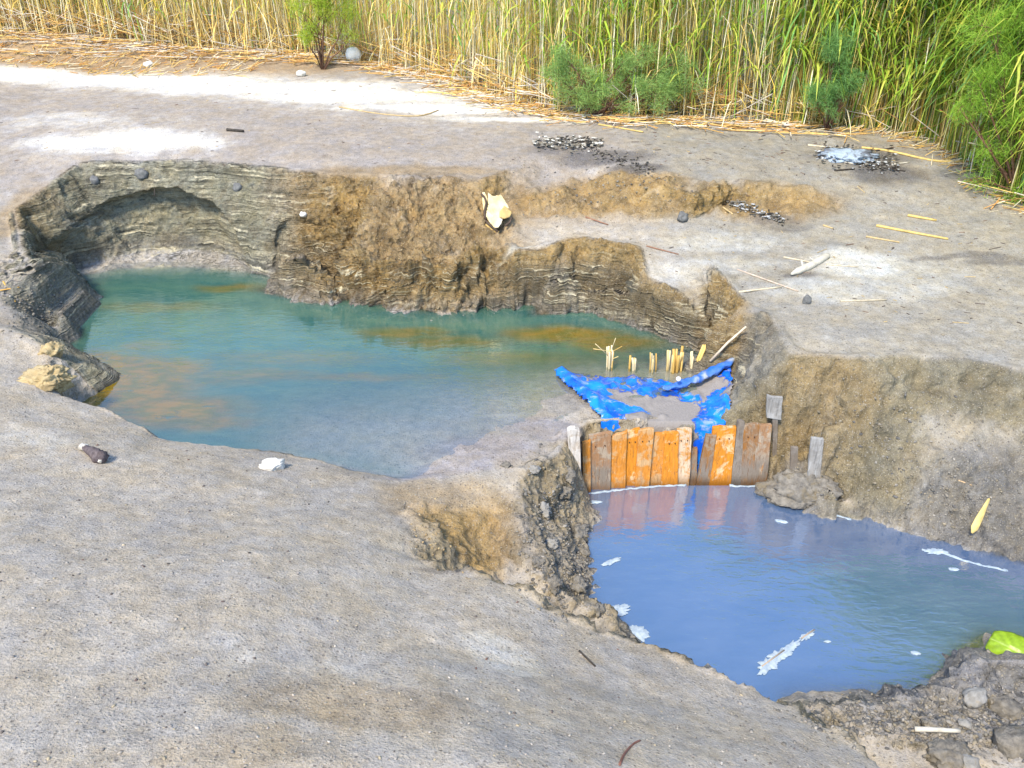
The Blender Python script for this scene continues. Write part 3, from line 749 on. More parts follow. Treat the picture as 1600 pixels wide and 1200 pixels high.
o = board('stake', [(886, 674), (906, 670), (908, 742), (893, 742)], woods['stake'], 3.395, .0, .035, None, 21, .10, .014)
tag(o, 'whitish peeling stake at the left end of the plank dam', 'stake')
ys_ = hit(1211, 700)[0][1] - .01
stk = empty('stake', PY(1211, 705, ys_))
board('head', [(1199, 619), (1223, 622), (1221, 657), (1198, 653)], woods['white'], ys_, .0, .018, stk, 22, .0, .003)
board('shaft', [(1207, 652), (1216, 652), (1214, 706), (1207, 706)], woods['grey'], ys_ + .006, .0, .012, stk, 25, .1, .001)
tag(stk, 'tallest grey wooden stake standing right behind the end of the dam', 'stake')
o = board('stake', [(1268, 684), (1288, 686), (1282, 748), (1262, 747)], woods['white'], hit(1272, 742)[0][1] - .012, .0, .016, None, 23, .12, .003)
tag(o, 'pale blue grey wooden stake in the bank to the right of the dam', 'stake')
o = board('stake', [(1236, 699), (1248, 700), (1246, 728), (1235, 728)], woods['grey'], hit(1240, 722)[0][1] - .012, .0, .014, None, 24, .10, .002)
tag(o, 'small dark stake stub between the two pale stakes', 'stake')

# ------------------------------------------------------------------ blue tarp behind the dam
tm, nt, b = new_mat('blue_tarp')
at = N(nt, 'ShaderNodeAttribute', attribute_name='tint')
co = coords(nt)
n1 = noise(nt, co, 11, 6, .66, .6); n2 = noise(nt, co, 90, 4, .7)
bl = mixc(nt, mapr(nt, noise(nt, co, 9, 4, .6).outputs[0], .4, .62), (.004, .085, .62), (.008, .22, .72))
sp = N(nt, 'ShaderNodeSeparateColor'); L(nt, at.outputs['Color'], sp.inputs[0])
mk = mapr(nt, mth(nt, 'ADD', sp.outputs[0], mth(nt, 'MULTIPLY', mth(nt, 'SUBTRACT', n1.outputs[0], .5), 1.9)), .48, .58)
mudc = mixc(nt, n2.outputs[0], (.20, .185, .175), (.30, .27, .25))
scr = mapr(nt, noise(nt, coords(nt, (1, 1.6, 1)), 16, 6, .7, .8).outputs[0], .56, .64)
c = mixc(nt, mk, mudc, mixc(nt, mth(nt, 'MULTIPLY', scr, .6), bl, (.34, .37, .42)))
L(nt, c, b.inputs['Base Color']); L(nt, mapr(nt, mk, 0, 1, .8, .28), b.inputs['Roughness'])
hb = mth(nt, 'ADD', mth(nt, 'MULTIPLY', mth(nt, 'SUBTRACT', 1.0, mk), mth(nt, 'ADD', n2.outputs[0], .6)), mth(nt, 'MULTIPLY', n1.outputs[0], .5))
L(nt, bump(nt, hb, .007, .8), b.inputs['Normal'])
ZT = -.64
outl = [(864, 579), (905, 577), (950, 588), (1000, 584), (1040, 594), (1066, 604), (1105, 594), (1140, 588), (1144, 612), (1140, 645), (1128, 664), (1108, 668), (1104, 683), (1086, 683), (1082, 668), (1060, 669), (1020, 669), (975, 671), (952, 668), (925, 642), (893, 612), (872, 594)]
pg = [tuple(P(x, y, ZT)[:2]) for x, y in outl]
xs = np.arange(min(p[0] for p in pg) - .05, max(p[0] for p in pg) + .05, .008); ys = np.arange(min(p[1] for p in pg) - .05, max(p[1] for p in pg) + .05, .008)
xg, yg = np.meshgrid(xs, ys)
zg = np.array([[drop(x, y)[0] for x in xs] for y in ys])
zg = blur(zg, 4)
keep = inside(xg + .012 * fbm(xg, yg, 0 * xg, 18, 2), yg + .012 * fbm(xg, yg, 0 * xg + 4, 18, 2), pg)
bm_ = np.full_like(xg, .62)
for (px, py, rx, ry, s) in [(880, 584, .08, .04, .8), (902, 602, .09, .07, 1), (925, 616, .14, .12, 1), (938, 602, .10, .07, 1), (936, 636, .12, .09, 1), (955, 650, .12, .07, 1), (975, 664, .12, .07, 1), (1005, 664, .15, .05, 1), (1045, 668, .10, .03, .9),
                            (985, 602, .06, .03, .5), (1010, 606, .10, .03, .8), (1045, 598, .09, .03, .8), (1136, 592, .035, .10, 1), (1122, 632, .07, .10, 1), (1106, 655, .05, .06, .9), (1090, 682, .05, .09, 1), (1082, 725, .04, .08, .9), (1130, 655, .06, .04, .8), (970, 632, .12, .03, .7), (1078, 660, .05, .06, .7)]:
    q = P(px, py, ZT); dd = np.hypot((xg - q[0] + .02 * fbm(xg, yg, 0 * xg, 12, 2)) / rx, (yg - q[1]) / ry); bm_ = np.maximum(bm_, s * (1 - sstep(.5, 1.1, dd)))
for (px, py, rx, ry, s) in [(985, 622, .13, .06, 1), (1048, 632, .16, .13, 1), (1015, 650, .14, .05, .9), (1098, 604, .10, .08, .9), (1060, 655, .1, .05, .8), (900, 590, .04, .03, .5), (955, 612, .06, .03, .5), (1125, 660, .05, .03, .7)]:
    q = P(px, py, ZT); dd = np.hypot((xg - q[0] + .03 * fbm(xg, yg, 0 * xg, 10, 2)) / rx, (yg - q[1]) / ry); bm_ = bm_ * (1 - s * (1 - sstep(.4, 1.1, dd)))
# folds run along the left flap; its outer edge stands a little proud of the mud
q0, q1 = P(870, 585, ZT), P(960, 676, ZT); dv = (q1 - q0)[:2]; dv /= np.linalg.norm(dv)
across = (xg - q0[0]) * dv[1] * -1 + (yg - q0[1]) * dv[0]
flap = np.exp(-((across - .03) / .045) ** 2) * (xg < q1[0] + .12)
zt = zg + .010 + .030 * flap + .010 * fbm(xg * 2.2, yg, 0 * xg, 7, 3) + .045 * np.clip(fbm(xg * 1.5, yg, 0 * xg, 5, 2, .5, True), -.1, 1) * bm_ + (1 - bm_) * .012 * fbm(xg, yg, 0 * xg + 9, 10, 2)
ydam = float(DAM[2][1]); over = np.clip(ydam + .125 - yg, 0, None); zt = np.maximum(zt, -.665) - over * 4.5
V_ = np.stack([xg, yg, zt], -1).reshape(-1, 3); ii = np.arange(xg.size).reshape(xg.shape)
F_ = np.stack([ii[:-1, :-1], ii[:-1, 1:], ii[1:, 1:], ii[1:, :-1]], -1).reshape(-1, 4); F_ = F_[keep.ravel()[F_].all(1)]
used = np.unique(F_); rm = np.zeros(xg.size, int); rm[used] = np.arange(len(used))
tbase = P(1020, 640, ZT)
me = np_mesh('tarp_sheet', V_[used] - tbase, rm[F_], tm, True)
ca = me.color_attributes.new('tint', 'FLOAT_COLOR', 'POINT'); ca.data.foreach_set('color', np.repeat(bm_.reshape(-1, 1)[used], 4, 1).astype(np.float32).ravel())
tarp = tag(empty('tarp', tbase), 'crumpled bright blue tarp smeared with mud behind the plank dam', 'tarp')
o = bpy.data.objects.new('sheet', me); COL.objects.link(o); o.parent = tarp
sm = o.modifiers.new('thick', 'SOLIDIFY'); sm.thickness = .005; sm.offset = -1
# rolled edge on the right
rm_mat = simple_mat('tarp_roll', (.015, .12, .52), (.10, .20, .44), 18, .4, .004, (.33, .36, .40), (1, 1, 1))
mb = MB(); ctl = [P(1036, 606, -.63), P(1060, 600, -.615), P(1085, 592, -.60), P(1112, 580, -.58), P(1135, 567, -.56), P(1150, 557, -.545)]
rad = [.012, .026, .030, .030, .028, .012]
tt_ = np.linspace(0, 5, 40); cv_ = np.array(ctl); cc_ = np.stack([np.interp(tt_, range(6), cv_[:, k]) for k in range(3)], 1)
mb.tube([p - tbase for p in cc_], list(np.interp(tt_, range(6), rad)), 14); roll = mb.build('rolled_edge', rm_mat, tarp); roll['label'] = 'rolled pale blue edge of the tarp'
for v in roll.data.vertices:
    k_ = np.array(v.co); v.co.z = np.interp(k_[0] + tbase[0], cc_[:, 0], cc_[:, 2] - tbase[2]) * .5 + k_[2] * .5 - .006 + .022 * float(fbm(k_[0], k_[1], k_[2], 26, 3)); v.co.y += .018 * float(fbm(k_[0] + 3, k_[1], k_[2], 22, 3))
mb = MB(); c0 = PY(1060, 592, P(1060, 600, -.615)[1] - .028)
mb.tube([c0 - tbase, c0 - tbase + np.array([0, -.008, .004])], [.013, .011], 14); eye = mb.build('eyelet', simple_mat('white_plastic', (.8, .8, .8), (.7, .7, .7), 50, .4, .0005), tarp)

# ------------------------------------------------------------------ reed stubs standing in the water behind the tarp
def straw_col(k=None):
    return random.choice([(.62, .42, .14), (.70, .52, .22), (.55, .34, .09), (.66, .55, .33), (.74, .62, .38)]) if k is None else k
def stub_bundle(px, py, n, spread, h, label, splay=.12, r=.0055):
    base = P(px, py, WU); t = tag(empty('reed_stubs', base), label, 'reed stubs', 'cut reed stubs in the upper pool')
    for i in range(n):
        x0, y0 = random.gauss(0, spread), random.gauss(0, spread * .6)
        lx, ly = x0 * 2 * splay / .12 + random.gauss(0, splay * .4), random.gauss(0, .15)
        hh = h * random.uniform(.75, 1.08); rr_ = r * random.uniform(.7, 1.25)
        mb = MB(); mb.tube([(x0, y0, -.09), (x0 + lx * hh * .5, y0 + ly * hh * .5, hh * .5), (x0 + lx * hh, y0 + ly * hh, hh)], [rr_, rr_, rr_ * .9], 6, straw_col())
        mb.build('stalk', M_straw, t)
    return t
stub_bundle(953, 574, 8, .014, .115, 'sheaf of cut reed stubs with splayed tips, farthest left')
b1 = bpy.context.scene.objects[-1] if False else None
mb = MB(); q = P(953, 574, WU)
for (ax, ay, bx_, by_) in [(930, 537, 951, 556), (927, 545, 955, 549), (972, 541, 950, 553), (966, 557, 954, 562), (962, 528, 956, 545)]:
    A, B = PY(ax, ay, q[1] - .01), PY(bx_, by_, q[1]); mb.tube([A - q, B - q], .0017, 5, straw_col())
par = [o for o in COL.objects if o.name.startswith('reed_stubs')][0]
mb.build('split_tips', M_straw, par)
stub_bundle(992, 577, 4, .012, .075, 'short broken reddish reed stubs second from the left', .4)
stub_bundle(1022, 578, 5, .014, .10, 'thin ragged reed stubs beside the thick sheaf', .2, .0035)
stub_bundle(1057, 578, 11, .022, .125, 'thickest sheaf of golden cut reed stubs', .06, .0065)
stub_bundle(1078, 576, 3, .012, .11, 'three narrow cut reed stubs right of the thick sheaf', .2)
t = tag(empty('reed_stubs', P(1083, 575, WU)), 'pair of stout cut reeds leaning right, farthest right', 'reed stubs', 'cut reed stubs in the upper pool')
for dx in (0, .012):
    mb = MB(); mb.tube([(dx, 0, -.1), (dx + .018, 0, .05), (dx + .045, .01, .135)], [.008, .008, .0075], 7, (.66, .46, .15)); mb.build('stalk', M_straw, t)

# ------------------------------------------------------------------ sticks and straws lying about
M_dark = simple_mat('charred_wood', (.02, .017, .015), (.07, .06, .05), 50)
M_drift = simple_mat('driftwood', (.42, .39, .32), (.60, .56, .48), 30, .8, .002, None, (1, 1, 1))
def lying(name, label, cat, pix, r, colr, group='loose straws on the mud', lift=0.0, mat=None, sides=6, taper=.75):
    pts_ = []
    for k in range(len(pix) - 1):
        n = 4
        for i in range(n): 
            u = i / n; pts_.append((pix[k][0] * (1 - u) + pix[k + 1][0] * u, pix[k][1] * (1 - u) + pix[k + 1][1] * u))
    pts_.append(pix[-1])
    W = [hit(*p)[0] for p in pts_]
    W = [w + np.array([0, 0, r * .8 + lift]) for w in W]
    # stiff: smooth out the ground's roughness
    Wn = np.array(W); n = len(Wn)
    if len(pix) == 2:
        tt = np.linspace(0, 1, n)[:, None]; A = Wn[0] * (1 - tt) + Wn[-1] * tt; A[:, 2] += max(0, float(np.percentile(Wn[:, 2] - A[:, 2], 80))); Wn = A
    else:
        for _ in range(3): Wn[1:-1] = (Wn[:-2] + 2 * Wn[1:-1] + Wn[2:]) / 4
    base = Wn[0].copy()
    mb = MB(); mb.tube([w - base for w in Wn], list(np.linspace(r, r * taper, n)), sides, colr)
    o = mb.build(name, mat or M_straw); o.location = base
    return tag(o, label, cat, group)
Y1, Y2, W1 = (.56, .40, .14), (.46, .34, .17), (.50, .43, .31)
lying('straw', 'pale straw lying left behind the white driftwood branch', 'straw', [(1224, 403), (1267, 411)], .006, W1)
lying('straw', 'thin pale straw running right from the driftwood branch', 'straw', [(1291, 414), (1340, 418)], .005, W1)
lying('straw', 'long thin pinkish straw slanting down below the driftwood', 'straw', [(1152, 422), (1247, 456)], .005, (.52, .42, .33))
lying('straw', 'short yellow straw lying level under the slanting thin straw', 'straw', [(1154, 458), (1221, 450)], .006, W1)
lying('straw', 'single straw lying alone on bare mud right of the grey clod', 'straw', [(1313, 472), (1385, 470)], .005, W1)
lying('straw', 'long bright yellow straw above the white ash patch', 'straw', [(1369, 354), (1420, 364), (1481, 375)], .009, Y1)
lying('straw', 'dull straw just below the long bright yellow straw', 'straw', [(1353, 371), (1405, 380)], .006, Y2)
lying('straw', 'stout yellow straw near the reeds above the long yellow straw', 'straw', [(1418, 338), (1463, 346)], .009, Y1)
lying('straw', 'very short straw between ash streak and long yellow straw', 'straw', [(1286, 353), (1301, 358)], .006, Y2)
lying('straw', 'short straw below the left end of the ash streak', 'straw', [(1129, 325), (1145, 336)], .006, Y2)
lying('fallen_reed', 'long bent yellow reed sprawling from the ash mound to the reeds', 'reed', [(1346, 232), (1392, 237), (1470, 257), (1545, 250), (1580, 256), (1604, 296)], .009, Y1, None)
lying('straw', 'pale straw left of the blue grey ash mound', 'straw', [(1262, 228), (1296, 232)], .008, W1)
lying('straw', 'thin curved straw on the white ground in front of the reeds', 'straw', [(530, 168), (590, 179), (655, 184), (685, 173)], .006, Y2)
lying('straw', 'thin straw at the tip of the white ground below the wide bush', 'straw', [(935, 196), (1005, 208)], .007, Y1)
lying('stick', 'thin black stick lying on the grey plateau', 'stick', [(355, 205), (381, 207)], .012, None, None, 0, M_dark)
lying('straw', 'orange straw stuck across the left bank', 'straw', [(1, 455), (31, 450)], .004, (.62, .35, .08))
lying('straw', 'orange straw crossing the other one on the left bank', 'straw', [(6, 443), (25, 475)], .004, (.62, .35, .08))
lying('straw', 'whitish curved grass blade arching over the left bank', 'straw', [(10, 446), (24, 428), (54, 432)], .0025, W1, 'loose straws on the mud', .012)
lying('straw', 'thin brown twig on the shelf below the scarp', 'straw', [(1010, 385), (1060, 398)], .004, (.25, .13, .08))
lying('straw', 'reddish twig on the shelf nearest the scarp', 'straw', [(915, 340), (950, 352)], .005, (.25, .13, .08))
lying('stick', 'short dark splinter on the near mud slope', 'stick', [(905, 1018), (930, 1042)], .004, None, None, 0, M_dark)
lying('stick', 'curved reddish twig at the bottom edge of the picture', 'stick', [(968, 1196), (975, 1178), (990, 1162), (1000, 1158)], .0035, None, None, 0, simple_mat('reddish_twig', (.16, .07, .05), (.25, .13, .1), 60))
lying('stick', 'white bone-like stick on the crumbled shore at lower right', 'stick', [(1427, 1146), (1460, 1147), (1497, 1149)], .0095, None, None, .014, M_drift, 8)
# leaning stick by the tarp
A, B = P(1106, 566, -.60), hit(1160, 514)[0]
mb = MB(); mb.tube([(0, 0, 0), (B - A) * .5 + np.array([0, 0, .01]), (B - A) * 1.02], [.007, .0065, .005], 6, (.62, .50, .36)); o = mb.build('leaning_stick', M_straw); o.location = A + np.array([0, -.05, .035])
tag(o, 'thin pale stick leaning on the bank above the tarp', 'stick')
# driftwood branch
c0, c1 = hit(1236, 433)[0], hit(1296, 403)[0]
base = c0 + np.array([0, 0, .016]); ax = (c1 - c0)
dw = tag(empty('driftwood_branch', base), 'thick whitish driftwood branch beside the white ash patch', 'branch')
mb = MB(); us_ = np.linspace(0, 1, 26); bend_ = np.stack([.006 * np.sin(us_ * 5), .005 * np.sin(us_ * 7 + 1), .002 * np.sin(us_ * 4)], 1)
mb.tube([ax * u + bb_ for u, bb_ in zip(us_, bend_)], [(.007 + .013 * min(1, u * 6) * min(1, (1.03 - u) * 9)) * (1 + .3 * float(perlin(np.array(u * 9), np.array(.5), np.array(.2)))) for u in us_], 9); mb.build('limb', M_drift, dw)
for k, (u, dx) in enumerate([(.62, -.03), (.30, -.012)]):
    mb = MB(); mb.tube([ax * u, ax * u + np.array([dx * .6, .02, .012 + .02 * k]), ax * u + np.array([dx, .03 + .01 * k, .022 + .012 * k])], [.007, .005, .003], 6); mb.build('side_stub', M_drift, dw)
# pointed dry leaf on the right bank
A, nA = hit(1510, 828); B = plane_pt(1541, 766, A, np.array([0, -.75, .66]))
mb = MB(); dv = B - A; side = np.cross(dv, (0, -.75, .66)); side /= np.linalg.norm(side)
mb.blade([A - A, dv * .12, dv * .35, dv * .7, dv], [.004, .016, .015, .008, .0008], side, (.78, .64, .26)); o = mb.build('dry_leaf', M_leafy); o.location = A + np.array([0, -.045, .02])
sm = o.modifiers.new('thick', 'SOLIDIFY'); sm.thickness = .002
tag(o, 'pointed yellow dry leaf sticking up on the right bank', 'leaf')
lying('straw', 'tiny twig left of the pointed yellow leaf', 'straw', [(1497, 752), (1518, 760)], .003, (.5, .35, .2))

# ------------------------------------------------------------------ stones, clods and rubbish
M_white = simple_mat('white_stone', (.52, .50, .45), (.68, .66, .61), 30, .8, .003, (.42, .39, .33))
M_lime = simple_mat('ochre_stone', (.40, .30, .15), (.52, .42, .24), 24, .9, .01, (.28, .21, .11))
M_grey = simple_mat('grey_stone', (.22, .21, .19), (.36, .35, .33), 26, .85, .01, (.30, .25, .18))
M_clod = simple_mat('clay_clod', (.14, .13, .115), (.29, .265, .225), 34, .85, .012, (.20, .17, .12))
M_blue = simple_mat('bluish_clay', (.11, .11, .11), (.20, .20, .195), 40, .7, .004)
M_chalk = simple_mat('chalky_stone', (.70, .68, .63), (.82, .80, .77), 30, .85, .003)
rock('stone', 'flat white stone on the near mud by the pool edge', 'stone', 428, 731, (.060, .040, .026), M_white, 41, .28, .1, .25, None, .45, 4)
rock('stone', 'round white stone at the foot of the reeds beside the small bush', 'stone', 553, 96, (.075, .06, .075), M_chalk, 2, .15, 0, .1, None, .15)
rock('stone', 'small white stone on the edge of the white ground left of the round one', 'stone', 471, 119, (.045, .035, .03), M_white, 3, .3, 0, .1)
rock('stone', 'small pale stone at the foot of the brown bank', 'stone', 233, 104, (.05, .04, .03), M_white, 12, .3, 0, .2)
rock('stone', 'ochre stone block in the pool edge on the left', 'stone', 70, 598, (.115, .075, .075), M_lime, 4, .6, .3, .46, None, .4, 5)
rock('stone', 'small ochre stone above the larger ochre block', 'stone', 80, 552, (.06, .05, .045), M_lime, 5, .6, .8, .45, None, .4, 4)
rock('stone', 'broken grey white stone on the lower right shore', 'stone', 1521, 1096, (.048, .036, .034), M_grey, 6, .35, .4, .2, None, .45)
rock('stone', 'small angular stone below the broken grey one', 'stone', 1505, 1134, (.026, .015, .016), M_grey, 7, .3, -.7, .2, None, .45)
rock('mud_lump', 'large smooth grey lump at the lower right', 'mud lump', 1478, 1182, (.075, .05, .04), M_clod, 8, .6, .3, .46, None, .3, 4)
rock('mud_lump', 'rounded lump cut by the bottom edge of the picture', 'mud lump', 1508, 1196, (.045, .04, .03), M_grey, 9, .5, 0, .4)
rock('mud_lump', 'dark lump to the right of the broken grey stone', 'mud lump', 1572, 1110, (.06, .05, .04), M_clod, 10, .6, 0, .46)
rock('mud_lump', 'lump at the right frame edge above the bottom corner', 'mud lump', 1592, 1165, (.08, .07, .05), M_clod, 16, .6, 0, .46)
rock('mud_mound', 'slumped grey clay mound at the water edge right of the dam', 'mud mound', 1246, 772, (.17, .10, .10), M_clod, 11, .38, -.15, .42, None, .2, 5)
rock('clay_ball', 'bluish clay clod on bare mud under the driftwood', 'clod', 1260, 474, (.022, .02, .03), M_blue, 13, .35, 0, .15)
rock('clay_ball', 'grey clay ball stuck in the left end of the layered wall', 'clod', 148, 282, (.030, .03, .035), M_blue, 14, .3, 0, .5)
rock('clay_ball', 'grey clay ball stuck high in the layered wall above the alcove right end', 'clod', 371, 293, (.035, .03, .035), M_blue, 15, .3, 0, .5)
rock('clay_ball', 'flat clay smear stuck in the wall over the alcove', 'clod', 222, 272, (.045, .03, .04), M_blue, 17, .5, 0, .5)
rock('clay_ball', 'small white clod right of the layered wall', 'clod', 474, 336, (.022, .02, .02), M_white, 18, .3, 0, .4)
rock('clay_ball', 'pale crumpled lump on the shelf under the scarp', 'clod', 1065, 346, (.035, .03, .035), M_blue, 19, .5, 0, .1, None, .4)
for k, (px, py, r_) in enumerate([(835, 735, .03), (790, 728, .022), (880, 770, .04), (905, 835, .05), (860, 850, .035), (900, 915, .04), (935, 955, .03), (865, 915, .035), (850, 800, .04), (890, 745, .035), (915, 865, .03), (840, 880, .03), (1010, 605, .018), (1020, 611, .016), (1040, 613, .02), (1003, 594, .015)]):
    lab = ['grey clod on the ridge behind the hollow', 'small clod on the ridge nearest the upper pool', 'clod below the left end of the dam', 'largest cracked clod on the left shore of the lower pool', 'clod in the middle of the crumbled bank', 'clod just above the near rim by the lower pool', 'wet clod at the near end of the left shore',
           'clod in the dark cleft below the hollow', 'clod at the top of the crumbled bank', 'clod against the whitish stake', 'clod at the water edge below the largest cracked clod', 'clod at the mouth of the hollow', 'grey clod on the tarp, left of three', 'grey clod on the tarp, middle of three', 'grey clod on the tarp, right of three', 'tiny clod on the far edge of the tarp'][k]
    rock('clod', lab, 'clod', px, py, (r_ * 1.0, r_ * .8, r_ * .7), M_clod if k % 4 else M_grey, 30 + k, .7, random.uniform(0, 3), .4, 'clods on the crumbled bank' if k < 12 else 'clods on the tarp', .45, 4)
# dark knotted driftwood lump
c0 = hit(148, 714)[0]
dl = tag(empty('driftwood_lump', c0), 'small dark knotted piece of driftwood on the near mud, left', 'driftwood')
mb = MB(); A, B = hit(133, 704)[0] - c0, hit(160, 722)[0] - c0
us_ = np.linspace(0, 1, 22); key = np.array([A + (0, 0, .014), A * .5 + (0, 0, .018), B * .5 + (0, 0, .022), B + (0, 0, .018), B * 1.3 + (0, 0, .010)])
ctr = np.stack([np.interp(us_ * 4, range(5), key[:, k]) for k in range(3)], 1); mb.tube(list(ctr), list(np.interp(us_ * 4, range(5), [.011, .014, .024, .027, .008])), 14)
va = np.array(mb.v); dn = fbm(va[:, 0], va[:, 1], va[:, 2], 80, 3, .6, True); cen = np.repeat(ctr, 14, 0); va = cen + (va - cen) * (1 + .55 * dn[:, None]); mb.v = [tuple(map(float, p)) for p in va]
o = mb.build('knot', simple_mat('dark_driftwood', (.07, .055, .06), (.16, .13, .13), 50, .8, .005), dl)
v, fs = lump_verts((.018, .016, .013), 3, .4); o = mesh_obj('pale_end', v + A + (-.004, .004, .016), fs, M_white, dl, True)
v, fs = lump_verts((.012, .012, .010), 5, .4); o = mesh_obj('pale_end', v + B + (.0, -.012, .018), fs, M_white, dl, True)

# folded cloth on the scarp
c0, n0 = hit(775, 338)
n0 = np.array([0.0, -.62, .78])
M_cloth = simple_mat('yellow_cloth', (.58, .45, .22), (.68, .58, .37), 14, .85, .002, (.62, .57, .46))
M_cloth2 = simple_mat('ochre_cloth', (.48, .33, .12), (.58, .42, .18), 14, .85, .002)
M_hem = simple_mat('cloth_hem', (.06, .04, .03), (.11, .08, .06), 40, .8, .001)
cl = tag(empty('folded_cloth', c0), 'folded pale yellow cloth with dark hem lying on the ochre scarp', 'cloth')
def panel(name, outline, hfun, mat, st=2.0, th=.008):
    x0, x1 = min(p[0] for p in outline), max(p[0] for p in outline); y0, y1 = min(p[1] for p in outline), max(p[1] for p in outline)
    xs_, ys_ = np.arange(x0 - st, x1 + 2 * st, st), np.arange(y0 - st, y1 + 2 * st, st); xx, yy = np.meshgrid(xs_, ys_)
    k = inside(xx, yy, outline)
    V_ = np.array([plane_pt(a, bb, c0 + n0 * .01, n0) + n0 * hfun(a, bb) - c0 for a, bb in zip(xx.ravel(), yy.ravel())])
    ii = np.arange(xx.size).reshape(xx.shape); F_ = np.stack([ii[:-1, :-1], ii[1:, :-1], ii[1:, 1:], ii[:-1, 1:]], -1).reshape(-1, 4); F_ = F_[k.ravel()[F_].all(1)]
    used = np.unique(F_); rm = np.zeros(xx.size, int); rm[used] = np.arange(len(used))
    me = np_mesh(name, V_[used], rm[F_], mat, True); o = bpy.data.objects.new(name, me); COL.objects.link(o); o.parent = cl
    s_ = o.modifiers.new('thick', 'SOLIDIFY'); s_.thickness = th; s_.offset = 0
    return o
nz = lambda a, bb, f: float(perlin(np.array(a * f), np.array(bb * f), np.array(.3)))
panel('left_fold', [(753, 304), (758, 303), (762, 312), (763, 324), (760, 343), (756, 341), (754, 322)], lambda a, bb: .022 + .006 * nz(a, bb, .2), M_cloth, 1.0)
panel('body', [(763, 308), (770, 313), (784, 310), (791, 322), (796, 332), (787, 346), (784, 357), (779, 364), (773, 364), (759, 344), (763, 326)], lambda a, bb: .035 + .022 * abs(((a + .5 * bb) * .05) % 2 - 1) + .008 * nz(a, bb, .15), M_cloth, 1.0)
panel('flap', [(788, 330), (800, 337), (797, 346), (788, 352), (781, 350), (780, 342)], lambda a, bb: .062 + .01 * nz(a, bb, .1) - .002 * (a - 790), M_cloth2, 1.0)
panel('bottom_fold', [(757, 345), (775, 362), (781, 364), (779, 368), (771, 367), (758, 355)], lambda a, bb: .018 + .006 * nz(a, bb, .1), M_cloth2, 1.0)
def hem(pix, h):
    mb = MB(); mb.tube([plane_pt(a, bb, c0 + n0 * h, n0) - c0 for a, bb in pix], .007, 6); mb.build('hem', M_hem, cl)
hem([(752, 303), (757, 308), (760, 317), (757, 330), (758, 342)], .05); hem([(757, 344), (766, 352), (778, 362)], .05); hem([(776, 310), (785, 310), (790, 318)], .045); hem([(800, 340), (796, 348), (789, 353)], .05)

# green cabbage-like leaf at the right edge
c0, n0 = hit(1582, 1012)
nn = np.array([-.35, -.45, .82]); nn /= np.linalg.norm(nn)
lm, nt, b = new_mat('green_leaf')
at = N(nt, 'ShaderNodeAttribute', attribute_name='tint'); n1 = noise(nt, coords(nt), 60, 4, .6)
c = mixc(nt, 1.0, at.outputs['Color'], mapr(nt, n1.outputs[0], .3, .7, .8, 1.15), 'MULTIPLY'); L(nt, c, b.inputs['Base Color']); b.inputs['Roughness'].default_value = .35
tl = N(nt, 'ShaderNodeBsdfTranslucent'); L(nt, c, tl.inputs[0]); mx = N(nt, 'ShaderNodeMixShader', i_0=.3); L(nt, b.outputs[0], mx.inputs[1]); L(nt, tl.outputs[0], mx.inputs[2]); L(nt, mx.outputs[0], nt.nodes['Material Output'].inputs[0])
tipp = plane_pt(1546, 1000, c0, nn); stem = plane_pt(1640, 1052, c0, nn); axv = stem - tipp; Ln = np.linalg.norm(axv); axv /= Ln; sd_ = np.cross(nn, axv)
Vl, Cl, nu, nv = [], [], 26, 21
for i in range(nu):
    u = i / (nu - 1); w = Ln * .36 * (math.sin(math.pi * min(1, u * .86 + .10)) ** .65) * (1 - .25 * u)
    for j in range(nv):
        v = j / (nv - 1) * 2 - 1
        vein = abs(((u * 6 + abs(v) * 1.6) % 1) - .5) * 2
        h = .035 * (1 - v * v) * math.sin(math.pi * min(1, u + .12)) + .004 * vein + .006 * nz(u * 30, v * 9, .4) * abs(v) - .004 * math.exp(-(v / .06) ** 2) + .01
        Vl.append(tipp + axv * (u * Ln) + sd_ * (v * w) + nn * h - c0)
        k = .72 + .28 * vein; Cl.append((.36 * k, .55 * k, .03 * k) if abs(v) > .05 else (.45, .60, .12))
Fl = [(i * nv + j, i * nv + j + 1, (i + 1) * nv + j + 1, (i + 1) * nv + j) for i in range(nu - 1) for j in range(nv - 1)]
lf = tag(empty('fallen_leaf', c0 + np.array([0, 0, .0])), 'large bright green crinkled leaf on the dark mound at right edge', 'leaf')
o = mesh_obj('blade', Vl, Fl, lm, lf, True); ca = o.data.color_attributes.new('tint', 'FLOAT_COLOR', 'POINT'); ca.data.foreach_set('color', np.array([(*c, 1) for c in Cl], np.float32).ravel())
sm = o.modifiers.new('thick', 'SOLIDIFY'); sm.thickness = .002
mb = MB(); mb.tube([tipp + axv * (Ln * u) + nn * (.006 + .035 * math.sin(math.pi * min(1, u + .12)) * .9) - c0 for u in (.1, .4, .7, .95, 1.1)], [.001, .002, .003, .004, .005], 6, (.5, .62, .2)); mb.build('midrib', M_leafy, lf)

